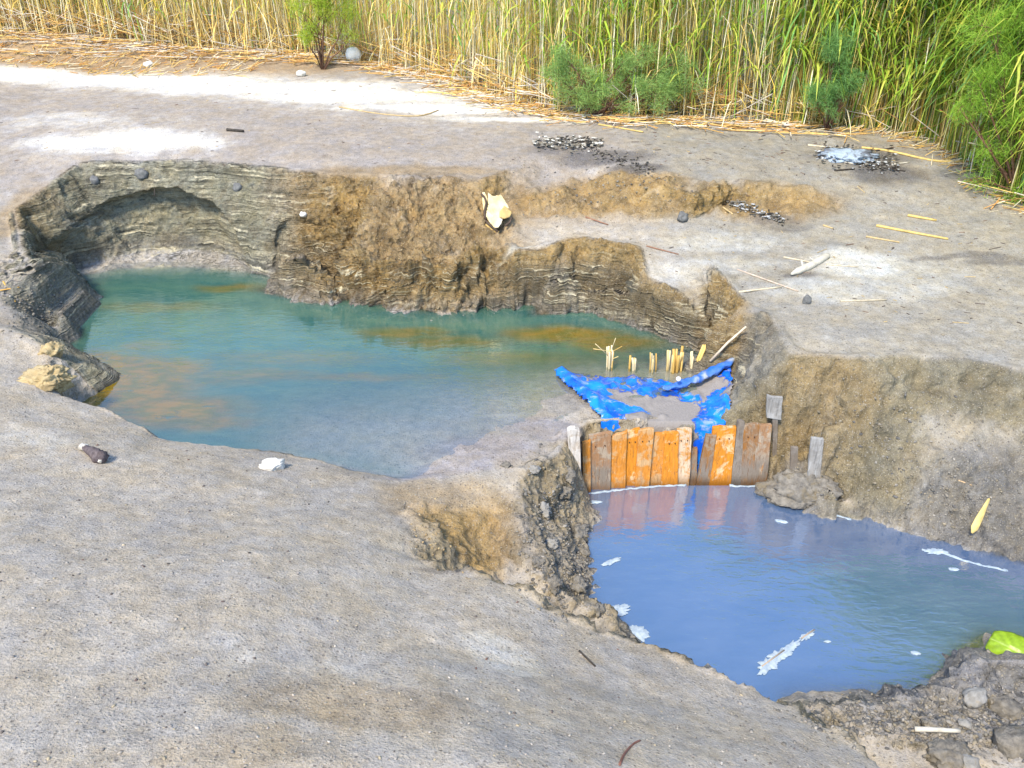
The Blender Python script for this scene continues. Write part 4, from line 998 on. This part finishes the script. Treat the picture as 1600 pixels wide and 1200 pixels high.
# ------------------------------------------------------------------ ash and charcoal
M_ash = simple_mat('pale_ash', (.34, .35, .36), (.55, .56, .57), 50, .95, .004)
M_ashb = simple_mat('blue_grey_ash', (.28, .35, .44), (.42, .50, .60), 30, .95, .01, (.14, .15, .18))
def frag_pile(name, label, pix_r, n, mats, smin, smax, seed, cat='ash heap', hmax=.02):
    """loose fragments heaped on the ground; one object per heap, its fragments too small to pick apart"""
    rr = random.Random(seed); t = None; built = []
    (x0, y0), (x1, y1), wpx = pix_r
    base = hit((x0 + x1) / 2, (y0 + y1) / 2)[0]
    t = tag(empty(name, base), label, cat)
    for mi, (mat, nm, share) in enumerate(mats):
        mb = MB()
        for i in range(int(n * share)):
            u = rr.random(); px = x0 + (x1 - x0) * u + rr.gauss(0, 4); py = y0 + (y1 - y0) * u + rr.gauss(0, wpx)
            w = hit(px, py)[0]; s_ = rr.uniform(smin, smax)
            v, fs = ico(1); v = v * np.array([s_ * rr.uniform(.6, 1.6), s_ * rr.uniform(.5, 1.1), s_ * rr.uniform(.15, .5)]); v = v * (1 + .25 * np.sin(v[:, [1]] * 300 + i))
            a = rr.uniform(0, 6.3); ca_, sa_ = math.cos(a), math.sin(a)
            v = np.stack([v[:, 0] * ca_ - v[:, 1] * sa_, v[:, 0] * sa_ + v[:, 1] * ca_, v[:, 2]], 1)
            mb.add(v + w - base + np.array([0, 0, s_ * .3 + rr.random() * hmax]), fs)
        o = mb.build(nm, mat, t, False); o['kind'] = 'stuff'
    return t
frag_pile('ash_heap', 'heap of white shells and charred crumbs on the plateau edge', ((838, 226), (935, 228), 5), 150, [(M_white, 'pale_fragments', .4), (M_dark, 'charred_fragments', .5), (M_clod, 'grey_fragments', 1.2)], .006, .019, 1, 'ash heap', .03)
frag_pile('ash_heap', 'thin trail of charred crumbs right of the white shell heap', ((920, 235), (1020, 268), 6), 110, [(M_dark, 'charred_fragments', 1.0), (M_clod, 'grey_fragments', .8)], .003, .011, 2, 'ash heap', .006)
frag_pile('ash_heap', 'narrow streak of white ash and charcoal below the small scarp', ((1135, 316), (1225, 346), 3.5), 150, [(M_ash, 'pale_fragments', .4), (M_dark, 'charred_fragments', .4), (M_clod, 'grey_fragments', .6)], .004, .013, 3, 'ash heap', .015)
frag_pile('ash_heap', 'ring of charred sticks and crumbs round the blue grey ash mound', ((1280, 240), (1400, 258), 9), 160, [(M_dark, 'charred_fragments', 1.3), (M_ash, 'pale_fragments', .5), (M_clod, 'grey_fragments', .8)], .004, .014, 4)
c0 = hit(1325, 245)[0]; v, fs = lump_verts((.19, .12, .045), 9, .5, 2.5, 4); o = mesh_obj('ash_mound', v, fs, M_ashb, None, True); o.location = Vector(c0); tag(o, 'low mound of blue grey ash among charred sticks', 'ash mound')
for k in range(9):
    x, y = random.uniform(1285, 1420), random.uniform(232, 268); a = random.uniform(-.3, .5); l = random.uniform(14, 34)
    lying('charred_stick', 'charred stick scattered round the blue grey ash mound', 'stick', [(x, y), (x + l * math.cos(a), y + l * math.sin(a) * .6)], .006, None, 'charred sticks round the ash mound', 0, M_dark if k % 3 else M_drift)

# ------------------------------------------------------------------ foam on the water
M_foam = simple_mat('foam', (.26, .33, .40), (.44, .51, .57), 60, .6, .004)
def foam(label, center, rx, ry, seed, level=WL, rz=0.0, rag=.45, parent=None, name='foam_patch', cat='foam'):
    q = P(center[0], center[1], level); n = 60; rr = np.random.default_rng(seed)
    th = np.linspace(0, 2 * math.pi, n, endpoint=False)
    r_ = 1 + 1.2 * rag * fbm(np.cos(th) * 2 + seed * 5, np.sin(th) * 2, 0 * th, 1.1, 4, .6)
    top = [(0, 0, .006)]; 
    for k_, h in ((.6, .0055), (1.0, .0008)):
        top += [(math.cos(t) * rx * a * k_, math.sin(t) * ry * a * k_, h) for t, a in zip(th, r_)]
    Fs = [(0, 1 + i, 1 + (i + 1) % n) for i in range(n)] + [(1 + i, 1 + n + i, 1 + n + (i + 1) % n, 1 + (i + 1) % n) for i in range(n)]
    o = mesh_obj(name, top, Fs, M_foam, parent, True); o.location = Vector(q) + Vector((0, 0, .001)); o.rotation_euler = (0, 0, rz)
    return tag(o, label, cat, 'foam patches on the lower pool') if parent is None else o
def foam_line(label, pix, w, level=WL, seed=0):
    pts_ = [P(a, bb, level) for a, bb in pix]; base = pts_[0]; rr = random.Random(seed); W = []
    for i in range(len(pts_) - 1):
        m = max(2, int(np.linalg.norm(pts_[i + 1] - pts_[i]) / .012))
        W += [pts_[i] + (pts_[i + 1] - pts_[i]) * (k / m) for k in range(m)]
    W.append(pts_[-1]); mb = MB()
    mb.tube([p - base + np.array([0, rr.uniform(-.004, .004), 0]) for p in W], [w * rr.uniform(.5, 1.25) for _ in W], 6)
    o = mb.build('foam_line', M_foam); o.location = Vector(base); o.scale = (1, 1, .45)
    return tag(o, label, 'foam')
foam_line('white foam line along the foot of the plank dam, left of the gap', [(916, 772), (945, 768), (990, 763), (1030, 759), (1072, 758)], .0075, WL, 1)
foam_line('white foam line under the brown planks right of the gap', [(1140, 759), (1165, 760), (1198, 759)], .008, WL, 2)
foam_line('thin foam line along the clay mound and right shore', [(1192, 771), (1212, 784), (1250, 793), (1290, 801), (1330, 812)], .007, WL, 3)
foam_line('broken foam line along the far right shore', [(1440, 858), (1480, 866), (1520, 880), (1575, 892)], .008, WL, 4)
foam('foam at the corner below the left end of the dam', (930, 785), .035, .012, 3)
foam('foam ridge on the left shore under the cracked clod', (955, 878), .05, .014, 4, rz=.5)
foam('foam blob beside the near left shore, upper', (962, 955), .06, .03, 5, rz=.3)
foam('largest pale blue foam blob by the near left shore', (995, 988), .05, .035, 6, rz=-.5)
foam('pale scum patch before the right shore', (1462, 862), .05, .02, 7)
foam('small foam fleck near the right shore', (1490, 890), .022, .010, 8)
foam('foam fleck left of the far right shore line', (1220, 815), .03, .012, 9, rz=-.3)
foam('tiny foam fleck right of the floating scum strip', (1293, 1003), .014, .006, 10)
foam('foam fleck off the near right shore', (1430, 1021), .018, .010, 11)
sc = tag(empty('scum_strip', P(1225, 1020, WL)), 'long ragged strip of pale scum with a twig floating on the lower pool', 'scum')
q = P(1225, 1020, WL); A, B = P(1182, 1048, WL), P(1276, 986, WL); ang = math.atan2(B[1] - A[1], B[0] - A[0])
for k, (cx, cy, rx, ry) in enumerate([(1200, 1040, .055, .026), (1216, 1026, .06, .024), (1234, 1012, .05, .016), (1262, 993, .045, .013)]):
    o = foam('', (cx, cy), rx, ry, 20 + k, WL, ang, .7, sc, 'scum'); o.location = Vector(P(cx, cy, WL) - q) + Vector((0, 0, .001))
mb = MB(); mb.tube([P(1190, 1043, WL) - q + (0, 0, .006), P(1225, 1018, WL) - q + (0, 0, .008)], .0028, 5, (.35, .27, .2)); mb.build('twig', M_straw, sc)
mb = MB(); mb.tube([P(1252, 999, WL) - q + (0, 0, .006), P(1272, 986, WL) - q + (0, 0, .008)], .0028, 5, (.35, .27, .2)); mb.build('twig', M_straw, sc)

# ------------------------------------------------------------------ bushes
def bush(name, label, base, lobes, n_need, col_a, col_b, seed, yspread=.3, needle=.03):
    """lobes: centre (world) and radii; branches grow from the base to each lobe and carry sprays of fine needles"""
    rr = random.Random(seed); rg = np.random.default_rng(seed)
    base = np.array(base, float); t = tag(empty(name, base), label, 'bush')
    nv, nc = [], []
    tot = sum(l[1] * l[2] for l in lobes)
    for (c, rx, rz_) in lobes:
        c = np.array(c, float) - base
        mb = MB(); mid = c * .5 + np.array([rr.uniform(-.05, .05), rr.uniform(-.05, .05), .02])
        mb.tube([(0, 0, -.03), mid * .5 + np.array([0, 0, .02]), mid, c], [.010, .008, .006, .003], 5)
        nsub = max(6, int(16 * rx * rz_ / .05)); tips = []
        for k in range(nsub):
            th, rad = rr.uniform(0, 6.28), math.sqrt(rr.random())
            e = c + np.array([rx * rad * math.cos(th), rr.uniform(-1, 1) * min(rx, yspread), rz_ * rad * math.sin(th)])
            s = mid + (c - mid) * rr.uniform(.0, 1.0)
            m = (s + e) / 2 + np.array([0, 0, .03]); mb.tube([s, m, e], [.0035, .0025, .0012], 4, None, False); tips.append((s, m, e))
        mb.build('branch', M_bark, t)
        n = int(n_need * rx * rz_ / tot)
        T = np.array(tips)[rg.integers(0, nsub, n)]; S_, M_, E_ = T[:, 0], T[:, 1], T[:, 2]
        p = M_ + (E_ - M_) * (rg.random((n, 1)) ** .6) + rg.normal(size=(n, 3)) * .03
        d = E_ - M_; d = d / (np.linalg.norm(d, axis=1, keepdims=True) + 1e-6) * .6 + rg.normal(size=(n, 3)) * .55 + np.array([0, 0, .25]); d /= np.linalg.norm(d, axis=1, keepdims=True)
        ln = needle * rg.uniform(.6, 1.5, (n, 1)); w = np.cross(d, rg.normal(size=(n, 3))); w = w / np.linalg.norm(w, axis=1, keepdims=True) * .0014
        nv.append(np.stack([p - w, p + w, p + d * ln + w * .4, p + d * ln - w * .4], 1).reshape(-1, 3))
        kk = rg.random((n, 1)); nc.append(np.repeat(np.array(col_a) * (1 - kk) + np.array(col_b) * kk, 4, 0))
    nv, nc = np.concatenate(nv), np.concatenate(nc)
    me = np_mesh('foliage', nv, np.arange(len(nv)).reshape(-1, 4), M_needle)
    ca = me.color_attributes.new('tint', 'FLOAT_COLOR', 'POINT'); ca.data.foreach_set('color', np.c_[nc, np.ones(len(nc))].astype(np.float32).ravel())
    o = bpy.data.objects.new('foliage', me); COL.objects.link(o); o.parent = t; o['kind'] = 'stuff'
    return t
def lob(lst, Y): return [(PY(px, py, Y), rx, rz_) for px, py, rx, rz_ in lst]
Yb = hit(500, 106)[0][1] - .05; bz = drop(PY(500, 90, Yb)[0], Yb)[0]
bush('tamarisk_bush', 'yellow green feathery bush standing alone before the dry reeds', (PY(502, 90, Yb)[0], Yb, bz), lob([(500, 10, .22, .20), (470, 15, .16, .10), (500, 50, .2, .14), (540, 25, .13, .16), (480, 55, .14, .08), (490, -40, .25, .25), (545, 58, .10, .06), (520, -20, .2, .2)], Yb), 11000, (.24, .40, .03), (.46, .55, .05), 1)
Yb = hit(960, 190)[0][1] + .12; bz = drop(PY(960, 182, Yb)[0], Yb)[0]
bush('tamarisk_bush', 'wide grey green bush sprawling at the foot of the reeds', (PY(930, 182, Yb)[0], Yb, bz), lob([(880, 85, .10, .12), (868, 115, .10, .10), (900, 110, .14, .09), (925, 140, .18, .10), (975, 95, .12, .10), (985, 130, .18, .10), (1040, 115, .16, .10), (1075, 130, .12, .12), (1030, 150, .2, .08), (950, 160, .22, .07), (890, 150, .12, .08), (1010, 80, .08, .06), (1055, 95, .10, .07)], Yb - .05), 21000, (.17, .32, .10), (.36, .50, .13), 2)
Yb = hit(1290, 203)[0][1] - .02; bz = drop(PY(1290, 192, Yb)[0], Yb)[0]
bush('tamarisk_bush', 'narrow dark green bush with drooping sprays among the reeds', (PY(1295, 192, Yb)[0], Yb, bz), lob([(1310, 60, .09, .09), (1312, 82, .09, .06), (1318, 110, .08, .09), (1330, 125, .06, .07), (1310, 140, .11, .07), (1275, 150, .08, .07), (1290, 165, .1, .05)], Yb - .1), 9000, (.12, .28, .09), (.24, .42, .11), 3)
Yb = hit(1540, 322)[0][1] + .12; bz = drop(PY(1570, 330, Yb)[0], Yb)[0]
bush('tamarisk_bush', 'tall soft green bush at the right edge before the green reeds', (PY(1580, 335, Yb)[0], Yb, bz), lob([(1560, 90, .16, .14), (1590, 60, .14, .14), (1530, 130, .11, .12), (1570, 170, .16, .14), (1600, 200, .16, .16), (1545, 220, .10, .12), (1590, 270, .13, .10), (1560, 260, .1, .08), (1610, 130, .18, .16), (1500, 170, .07, .10), (1550, 40, .14, .12), (1600, 0, .2, .2), (1560, 305, .12, .05), (1595, 315, .12, .06), (1530, 280, .08, .06)], Yb), 17000, (.16, .33, .03), (.34, .52, .06), 4, .35)

# ------------------------------------------------------------------ reeds
FRONT = [(-420, 62), (-200, 58), (0, 52), (150, 62), (300, 76), (420, 84), (560, 92), (700, 128), (850, 176), (1000, 186), (1200, 195), (1380, 206), (1450, 226), (1505, 264), (1560, 312), (1640, 352), (1800, 420), (2000, 500)]
FW = np.array([hit(*p)[0][:2] if 0 <= p[0] <= 1600 else P(p[0], p[1], .2 if p[0] < 0 else -.25)[:2] for p in FRONT])
seg = np.r_[0, np.cumsum(np.linalg.norm(np.diff(FW, axis=0), axis=1))]
def front_at(s):
    i = int(np.clip(np.searchsorted(seg, s) - 1, 0, len(FW) - 2)); u = (s - seg[i]) / (seg[i + 1] - seg[i])
    p = FW[i] * (1 - u) + FW[i + 1] * u; t = FW[i + 1] - FW[i]; t = t / np.linalg.norm(t); n = np.array([-t[1], t[0]])
    return p, n
def green_at(x, y):
    px = 800 + FPX * x / (y * math.cos(PITCH) + CAM_H * math.sin(PITCH))
    return float(np.interp(px, [-400, 0, 400, 700, 900, 1100, 1300, 1450, 1800], [.25, .22, .12, .16, .30, .42, .62, .85, .95])), px
DRY = [(.76, .56, .17), (.78, .62, .24), (.68, .47, .12), (.80, .70, .40), (.76, .70, .52), (.62, .46, .17), (.80, .55, .10)]
GRN = [(.30, .46, .05), (.38, .52, .06), (.24, .42, .05), (.48, .54, .09), (.20, .40, .11), (.56, .58, .10)]
def reed_parts(rr, h, green, lean, r0, nleaf):
    """stalk points and leaves of one reed at the origin"""
    dx, dy = rr.gauss(0, lean), rr.gauss(0, lean); bend = rr.uniform(0, .12)
    def at(z): k = z / h; return np.array([dx * z + bend * dx * 4 * k * k * h * .3, dy * z + bend * k * k * .3, z])
    zs = [-.05, .12 * h, .32 * h, .6 * h, h]
    stalk = ([at(z) for z in zs], [r0, r0 * .95, r0 * .85, r0 * .65, r0 * .25])
    leaves = []
    for k in range(nleaf):
        z = rr.uniform(.10 if green else .06, .95) ** (.8 if green else 1.2) * h; p = at(z)
        th = rr.uniform(0, 6.283); out = np.array([math.cos(th), math.sin(th), 0]); ln = rr.uniform(.25, .5) * (1 if green else .8); up = rr.uniform(.4, 1.1) if green else rr.uniform(-.6, .6)
        droop = rr.uniform(.4, 1.2) if green else rr.uniform(.3, 1.5)
        pts_ = [p + out * (ln * u * .75) + np.array([0, 0, ln * (up * u - droop * u * u)]) for u in (0, .3, .65, 1.0)]
        w = rr.uniform(.005, .010) * (1 if green else .45); side = np.cross(out, (0, 0, 1.)); leaves.append((pts_, [w * .6, w, w * .75, w * .05], side))
    return stalk, leaves
class Bulk:
    def __init__(s): s.V, s.F, s.C, s.n = [], [], [], 0
    def tube(s, pts, rad, c, sides=3):
        pts = np.asarray(pts); n = len(pts); th = np.arange(sides) * 2 * math.pi / sides + s.n
        ring = np.stack([np.cos(th), np.sin(th), 0 * th], 1)
        V = (pts[:, None, :] + np.asarray(rad)[:, None, None] * ring[None]).reshape(-1, 3)
        F = [(s.n + i * sides + k, s.n + i * sides + (k + 1) % sides, s.n + (i + 1) * sides + (k + 1) % sides, s.n + (i + 1) * sides + k) for i in range(n - 1) for k in range(sides)]
        s.V.append(V); s.F += F; s.C.append(np.tile(c, (len(V), 1))); s.n += len(V)
    def bar(s, a, b_, r, c):
        a, b_ = np.asarray(a), np.asarray(b_); d = b_ - a; d = d / (np.linalg.norm(d) + 1e-9); u = np.cross(d, (.3, .2, .93)); u /= np.linalg.norm(u); w = np.cross(d, u)
        V = np.array([p + r * k for p in (a, b_) for k in (u, -.5 * u + .87 * w, -.5 * u - .87 * w)])
        n = s.n; s.F += [(n, n + 1, n + 4, n + 3), (n + 1, n + 2, n + 5, n + 4), (n + 2, n, n + 3, n + 5)]
        s.V.append(V); s.C.append(np.tile(c, (6, 1))); s.n += 6
    def blade(s, pts, wid, side, c):
        V = np.array([q for p, w in zip(pts, wid) for q in (p - side * w, p + side * w)]); n = s.n
        s.F += [(n + 2 * i, n + 2 * i + 1, n + 2 * i + 3, n + 2 * i + 2) for i in range(len(pts) - 1)]
        s.V.append(V); s.C.append(np.tile(c, (len(V), 1))); s.n += len(V)
    def obj(s, name, mat, kind='stuff'):
        me = np_mesh(name, np.concatenate(s.V), np.array(s.F), mat, True)
        ca = me.color_attributes.new('tint', 'FLOAT_COLOR', 'POINT'); cc = np.concatenate(s.C)
        ca.data.foreach_set('color', np.c_[cc, np.ones(len(cc))].astype(np.float32).ravel())
        o = bpy.data.objects.new(name, me); COL.objects.link(o); o['kind'] = kind
        return o
def vary(c, rr, k=.18): f = 1 + rr.uniform(-k, k); return tuple(min(.9, x * f) for x in c)
rr = random.Random(11)
dry, grn = Bulk(), Bulk()
TOT = seg[-1]
for i in range(12500):
    s_ = rr.uniform(0, TOT) if i % 3 else rr.uniform(seg[10], seg[15]); depth = .06 + 3.0 * rr.random() ** 1.7
    p, n = front_at(s_); q = p + n * depth + np.array([rr.gauss(0, .05), rr.gauss(0, .05)])
    if i % 3 == 0: q = p + np.array([.75, .66]) * depth * 1.2
    g, px = green_at(*q)
    isg = rr.random() < g; h = rr.uniform(1.3, 2.2)
    if depth > .8: h = rr.uniform(1.6, 2.35)
    if px > 1150: h *= 1.2
    z = float(ground_z(q[0], q[1]))
    st, lv = reed_parts(rr, h, isg, .11 if rr.random() < .3 else .05, rr.uniform(.0012, .0032), (11 if px > 1150 else 7) if isg else (3 if rr.random() < .6 else 1))
    o3 = np.array([q[0], q[1], z]); c = vary(rr.choice(GRN if isg and rr.random() < .6 else DRY), rr)
    B = grn if isg else dry
    B.tube(np.array(st[0]) + o3, st[1], c)
    for (pp, w, sd3) in lv: B.blade([a + o3 for a in pp], w, sd3, vary(rr.choice(GRN if isg else DRY), rr))
# low dead thatch tangled between the stalks
for i in range(7500):
    s_ = rr.uniform(0, TOT); p, n = front_at(s_); d = rr.gauss(.12, .22); d = max(d, -.26)
    q = p + n * d; g, px = green_at(*q)
    if px > 1150 and rr.random() < .55: continue
    if px > 1330 and (rr.random() < .6 or d < 0): continue
    z = float(ground_z(q[0], q[1])); a = rr.uniform(0, 6.283); l = rr.uniform(.08, .34); hz = abs(rr.gauss(0, .10)) if d > .02 else .012
    e = np.array([math.cos(a) * l, math.sin(a) * l * .6, rr.uniform(-.2, 1.0) * l * (.6 if d > .02 else .08)])
    m = np.array([q[0], q[1], z + hz + .01]); c = vary(rr.choice([(.60, .36, .12), (.66, .58, .48), (.70, .50, .18), (.58, .52, .45), (.50, .28, .10)]), rr)
    dry.bar(m, m + e, rr.uniform(.0025, .005), c)
o = dry.obj('dry_reed_thicket', M_straw); tag(o, 'dense thicket of straw yellow dry reeds along the back', 'reeds')
o = grn.obj('green_reed_thicket', M_leafy); tag(o, 'leafy green reeds mixed through the thicket, thickest at right', 'reeds')
# the front rows as single reeds
variants = {}
for kind, isg in (('dry', False), ('green', True)):
    for v in range(7):
        st, lv = reed_parts(rr, rr.uniform(1.3, 2.2), isg, .06, rr.uniform(.003, .0055), 9 if isg else 3)
        B = Bulk(); c = vary(rr.choice(DRY if not isg or v % 2 else GRN), rr); B.tube(st[0], st[1], c, 5); so = B.obj('stalk', M_straw); sm_ = so.data; bpy.data.objects.remove(so)
        lms = []
        for (pp, w, sd3) in lv:
            B = Bulk(); B.blade(pp, w, sd3, vary(rr.choice(GRN if isg else DRY), rr)); lo = B.obj('leaf', M_leafy); lms.append(lo.data); bpy.data.objects.remove(lo)
        variants[(kind, v)] = (sm_, lms)
def lab_reed(isg, px):
    if px < 430: side = 'on top of the brown bank at left'
    elif px < 800: side = 'behind the white ground and round white stone'
    elif px < 1120: side = 'behind the wide grey green bush'
    elif px < 1400: side = 'behind the narrow dark green bush and ash mound'
    else: side = 'at the right edge of the thicket'
    return ('green leafy reed ' if isg else 'dry straw yellow reed ') + side
s0 = float(np.interp(-40, [p[0] for p in FRONT], seg)); s1 = float(np.interp(1640, [p[0] for p in FRONT], seg))
for i in range(290):
    s_ = s0 + (s1 - s0) * (i + rr.random()) / 290; p, n = front_at(s_); q = p + n * abs(rr.gauss(0, .12)); g, px = green_at(*q)
    isg = rr.random() < g; z = float(ground_z(q[0], q[1]))
    sm_, lms = variants[('green' if isg else 'dry', rr.randrange(7))]
    root = empty('reed', (q[0], q[1], z), rr.uniform(0, 6.28)); root.scale = (1, 1, 1)
    lb = lab_reed(isg, px); tag(root, lb, 'reed', lb.replace('reed ', 'reeds ', 1))
    so = bpy.data.objects.new('stalk', sm_); COL.objects.link(so); so.parent = root
    for lm_ in lms:
        lo = bpy.data.objects.new('leaf', lm_); COL.objects.link(lo); lo.parent = root

# ------------------------------------------------------------------ straw litter, crumbs and clods
lit = Bulk()
for i in range(3600):
    k = rr.random()
    if k < .62:
        s_ = rr.uniform(s0, s1); p, n = front_at(s_); q = p - n * abs(rr.gauss(0, .10 if True else .2)) + n * .02; g, px = green_at(*q)
        if px < 430: q = p - n * rr.uniform(-.05, .75)
        if px > 1080 and rr.random() < .6: continue
    elif rr.random() < .55: continue
    elif k < .80: q = np.array([rr.uniform(-4, 4), rr.uniform(5.9, 8.3)])
    else: q = np.array([rr.uniform(.8, 3.6), rr.uniform(4.0, 6.6)])
    z = float(ground_z(q[0], q[1])); a = rr.gauss(0, .7); l = rr.uniform(.03, .16) if k < .62 else rr.uniform(.008, .03) * (3 if rr.random() < .12 else 1)
    c = vary(rr.choice([(.62, .40, .12), (.70, .52, .2), (.55, .28, .08), (.66, .58, .42)] if k < .62 else [(.16, .12, .10), (.09, .07, .06), (.5, .38, .2), (.22, .14, .1)]), rr)
    r_ = rr.uniform(.002, .0045) if k < .62 else rr.uniform(.0015, .003)
    d = np.array([math.cos(a), math.sin(a)]) * l; e = q + d
    lit.bar((q[0], q[1], z + r_), (e[0], e[1], float(ground_z(e[0], e[1])) + r_ + (rr.uniform(0, .05) if k < .62 else 0)), r_, c)
o = lit.obj('straw_litter', M_straw); tag(o, 'scattered straw and twig litter on the ground before the reeds', 'litter')
class Crumbs:
    def __init__(s): s.V, s.F, s.C, s.n = [], [], [], 0
def crumb_field(name, label, samples, mat):
    v0, f0 = ico(1); f0 = np.array(f0); V, F, Cc = [], [], []; n = 0
    for (x, y, z, s_, c) in samples:
        j = rng.uniform(.6, 1.4, size=(len(v0), 1)); a = rng.uniform(0, 6.28); ca_, sa_ = math.cos(a), math.sin(a)
        v = v0 * j * s_ * np.array([1.2, .8, .6]); v = np.stack([v[:, 0] * ca_ - v[:, 1] * sa_, v[:, 0] * sa_ + v[:, 1] * ca_, v[:, 2]], 1)
        V.append(v + (x, y, z)); F.append(f0 + n); Cc.append(np.tile(c, (len(v0), 1))); n += len(v0)
    me = np_mesh(name, np.concatenate(V), np.concatenate(F), mat, False)
    ca = me.color_attributes.new('tint', 'FLOAT_COLOR', 'POINT'); cc = np.concatenate(Cc); ca.data.foreach_set('color', np.c_[cc, np.ones(len(cc))].astype(np.float32).ravel())
    o = bpy.data.objects.new(name, me); COL.objects.link(o); return tag(o, label, 'crumbs', None, 'stuff')
M_crumb = tint_mat('mud_crumbs', .9, .3, 80, 0, (1, 1, 1), .2)
sm_l = []
for i in range(4000):
    y = 1.15 + 2.3 * rr.random() ** 1.3; x = rr.uniform(-.62, .62) * (y + 1.3); z = float(ground_z(x, y))
    if z < WU + .02 and not (z > WL + .05 and x > .1 and y < 3.2): continue
    s_ = rr.choice([.0012, .0016, .002, .0026, .004]) * rr.uniform(.7, 1.3)
    sm_l.append((x, y, z + s_ * .3, s_, vary(rr.choice([(.34, .30, .25), (.38, .32, .22), (.24, .22, .2), (.36, .33, .29), (.13, .11, .1), (.3, .27, .24)]), rr)))
for i in range(110):
    y = 1.2 + 2.0 * rr.random(); x = rr.uniform(-.6, .3) * (y + 1.3); z = float(ground_z(x, y))
    if z < WU + .03: continue
    s_ = rr.uniform(.002, .0055); sm_l.append((x, y, z + s_ * .2, s_, vary(rr.choice([(.07, .06, .055), (.12, .09, .08), (.16, .10, .08), (.42, .38, .32), (.2, .19, .18)]), rr)))
crumb_field('mud_crumbs', 'fine crumbs strewn over the near mud slope', sm_l, M_crumb)
cl_l = []
zones = [((870, 800), (60, 70), 330), ((890, 900), (60, 50), 330), ((1380, 1125), (140, 40), 420), ((1530, 1130), (70, 60), 240), ((50, 480), (55, 45), 200), ((1240, 770), (50, 18), 60), ((720, 830), (60, 50), 160), ((1400, 700), (170, 110), 260), ((640, 380), (140, 80), 260), ((950, 290), (140, 40), 160), ((1500, 790), (110, 50), 120)]
for (cx, cy), (sx, sy), n in zones:
    for i in range(n):
        px, py = rr.gauss(cx, sx * .55), rr.gauss(cy, sy * .55)
        w, nn_ = hit(px, py)
        if w[2] < WL + .01 or (w[2] < WU + .015 and (w[1] > 3.6 or w[0] < 0)): continue
        big = cx > 850 or cx < 100; s_ = (rr.uniform(.003, .009) if big else rr.uniform(.002, .006)) * (1.25 if rr.random() < .1 else 1)
        cl_l.append((w[0], w[1], w[2] + s_ * .2, s_, vary(rr.choice([(.16, .15, .13), (.20, .18, .15), (.12, .115, .11), (.22, .19, .14), (.25, .23, .20)] if cx > 750 or cx < 100 else [(.30, .22, .12), (.22, .18, .12), (.36, .28, .16)]), rr)))
crumb_field('loose_clods', 'loose crumbled clay on the cut banks and shores', cl_l, M_crumb)
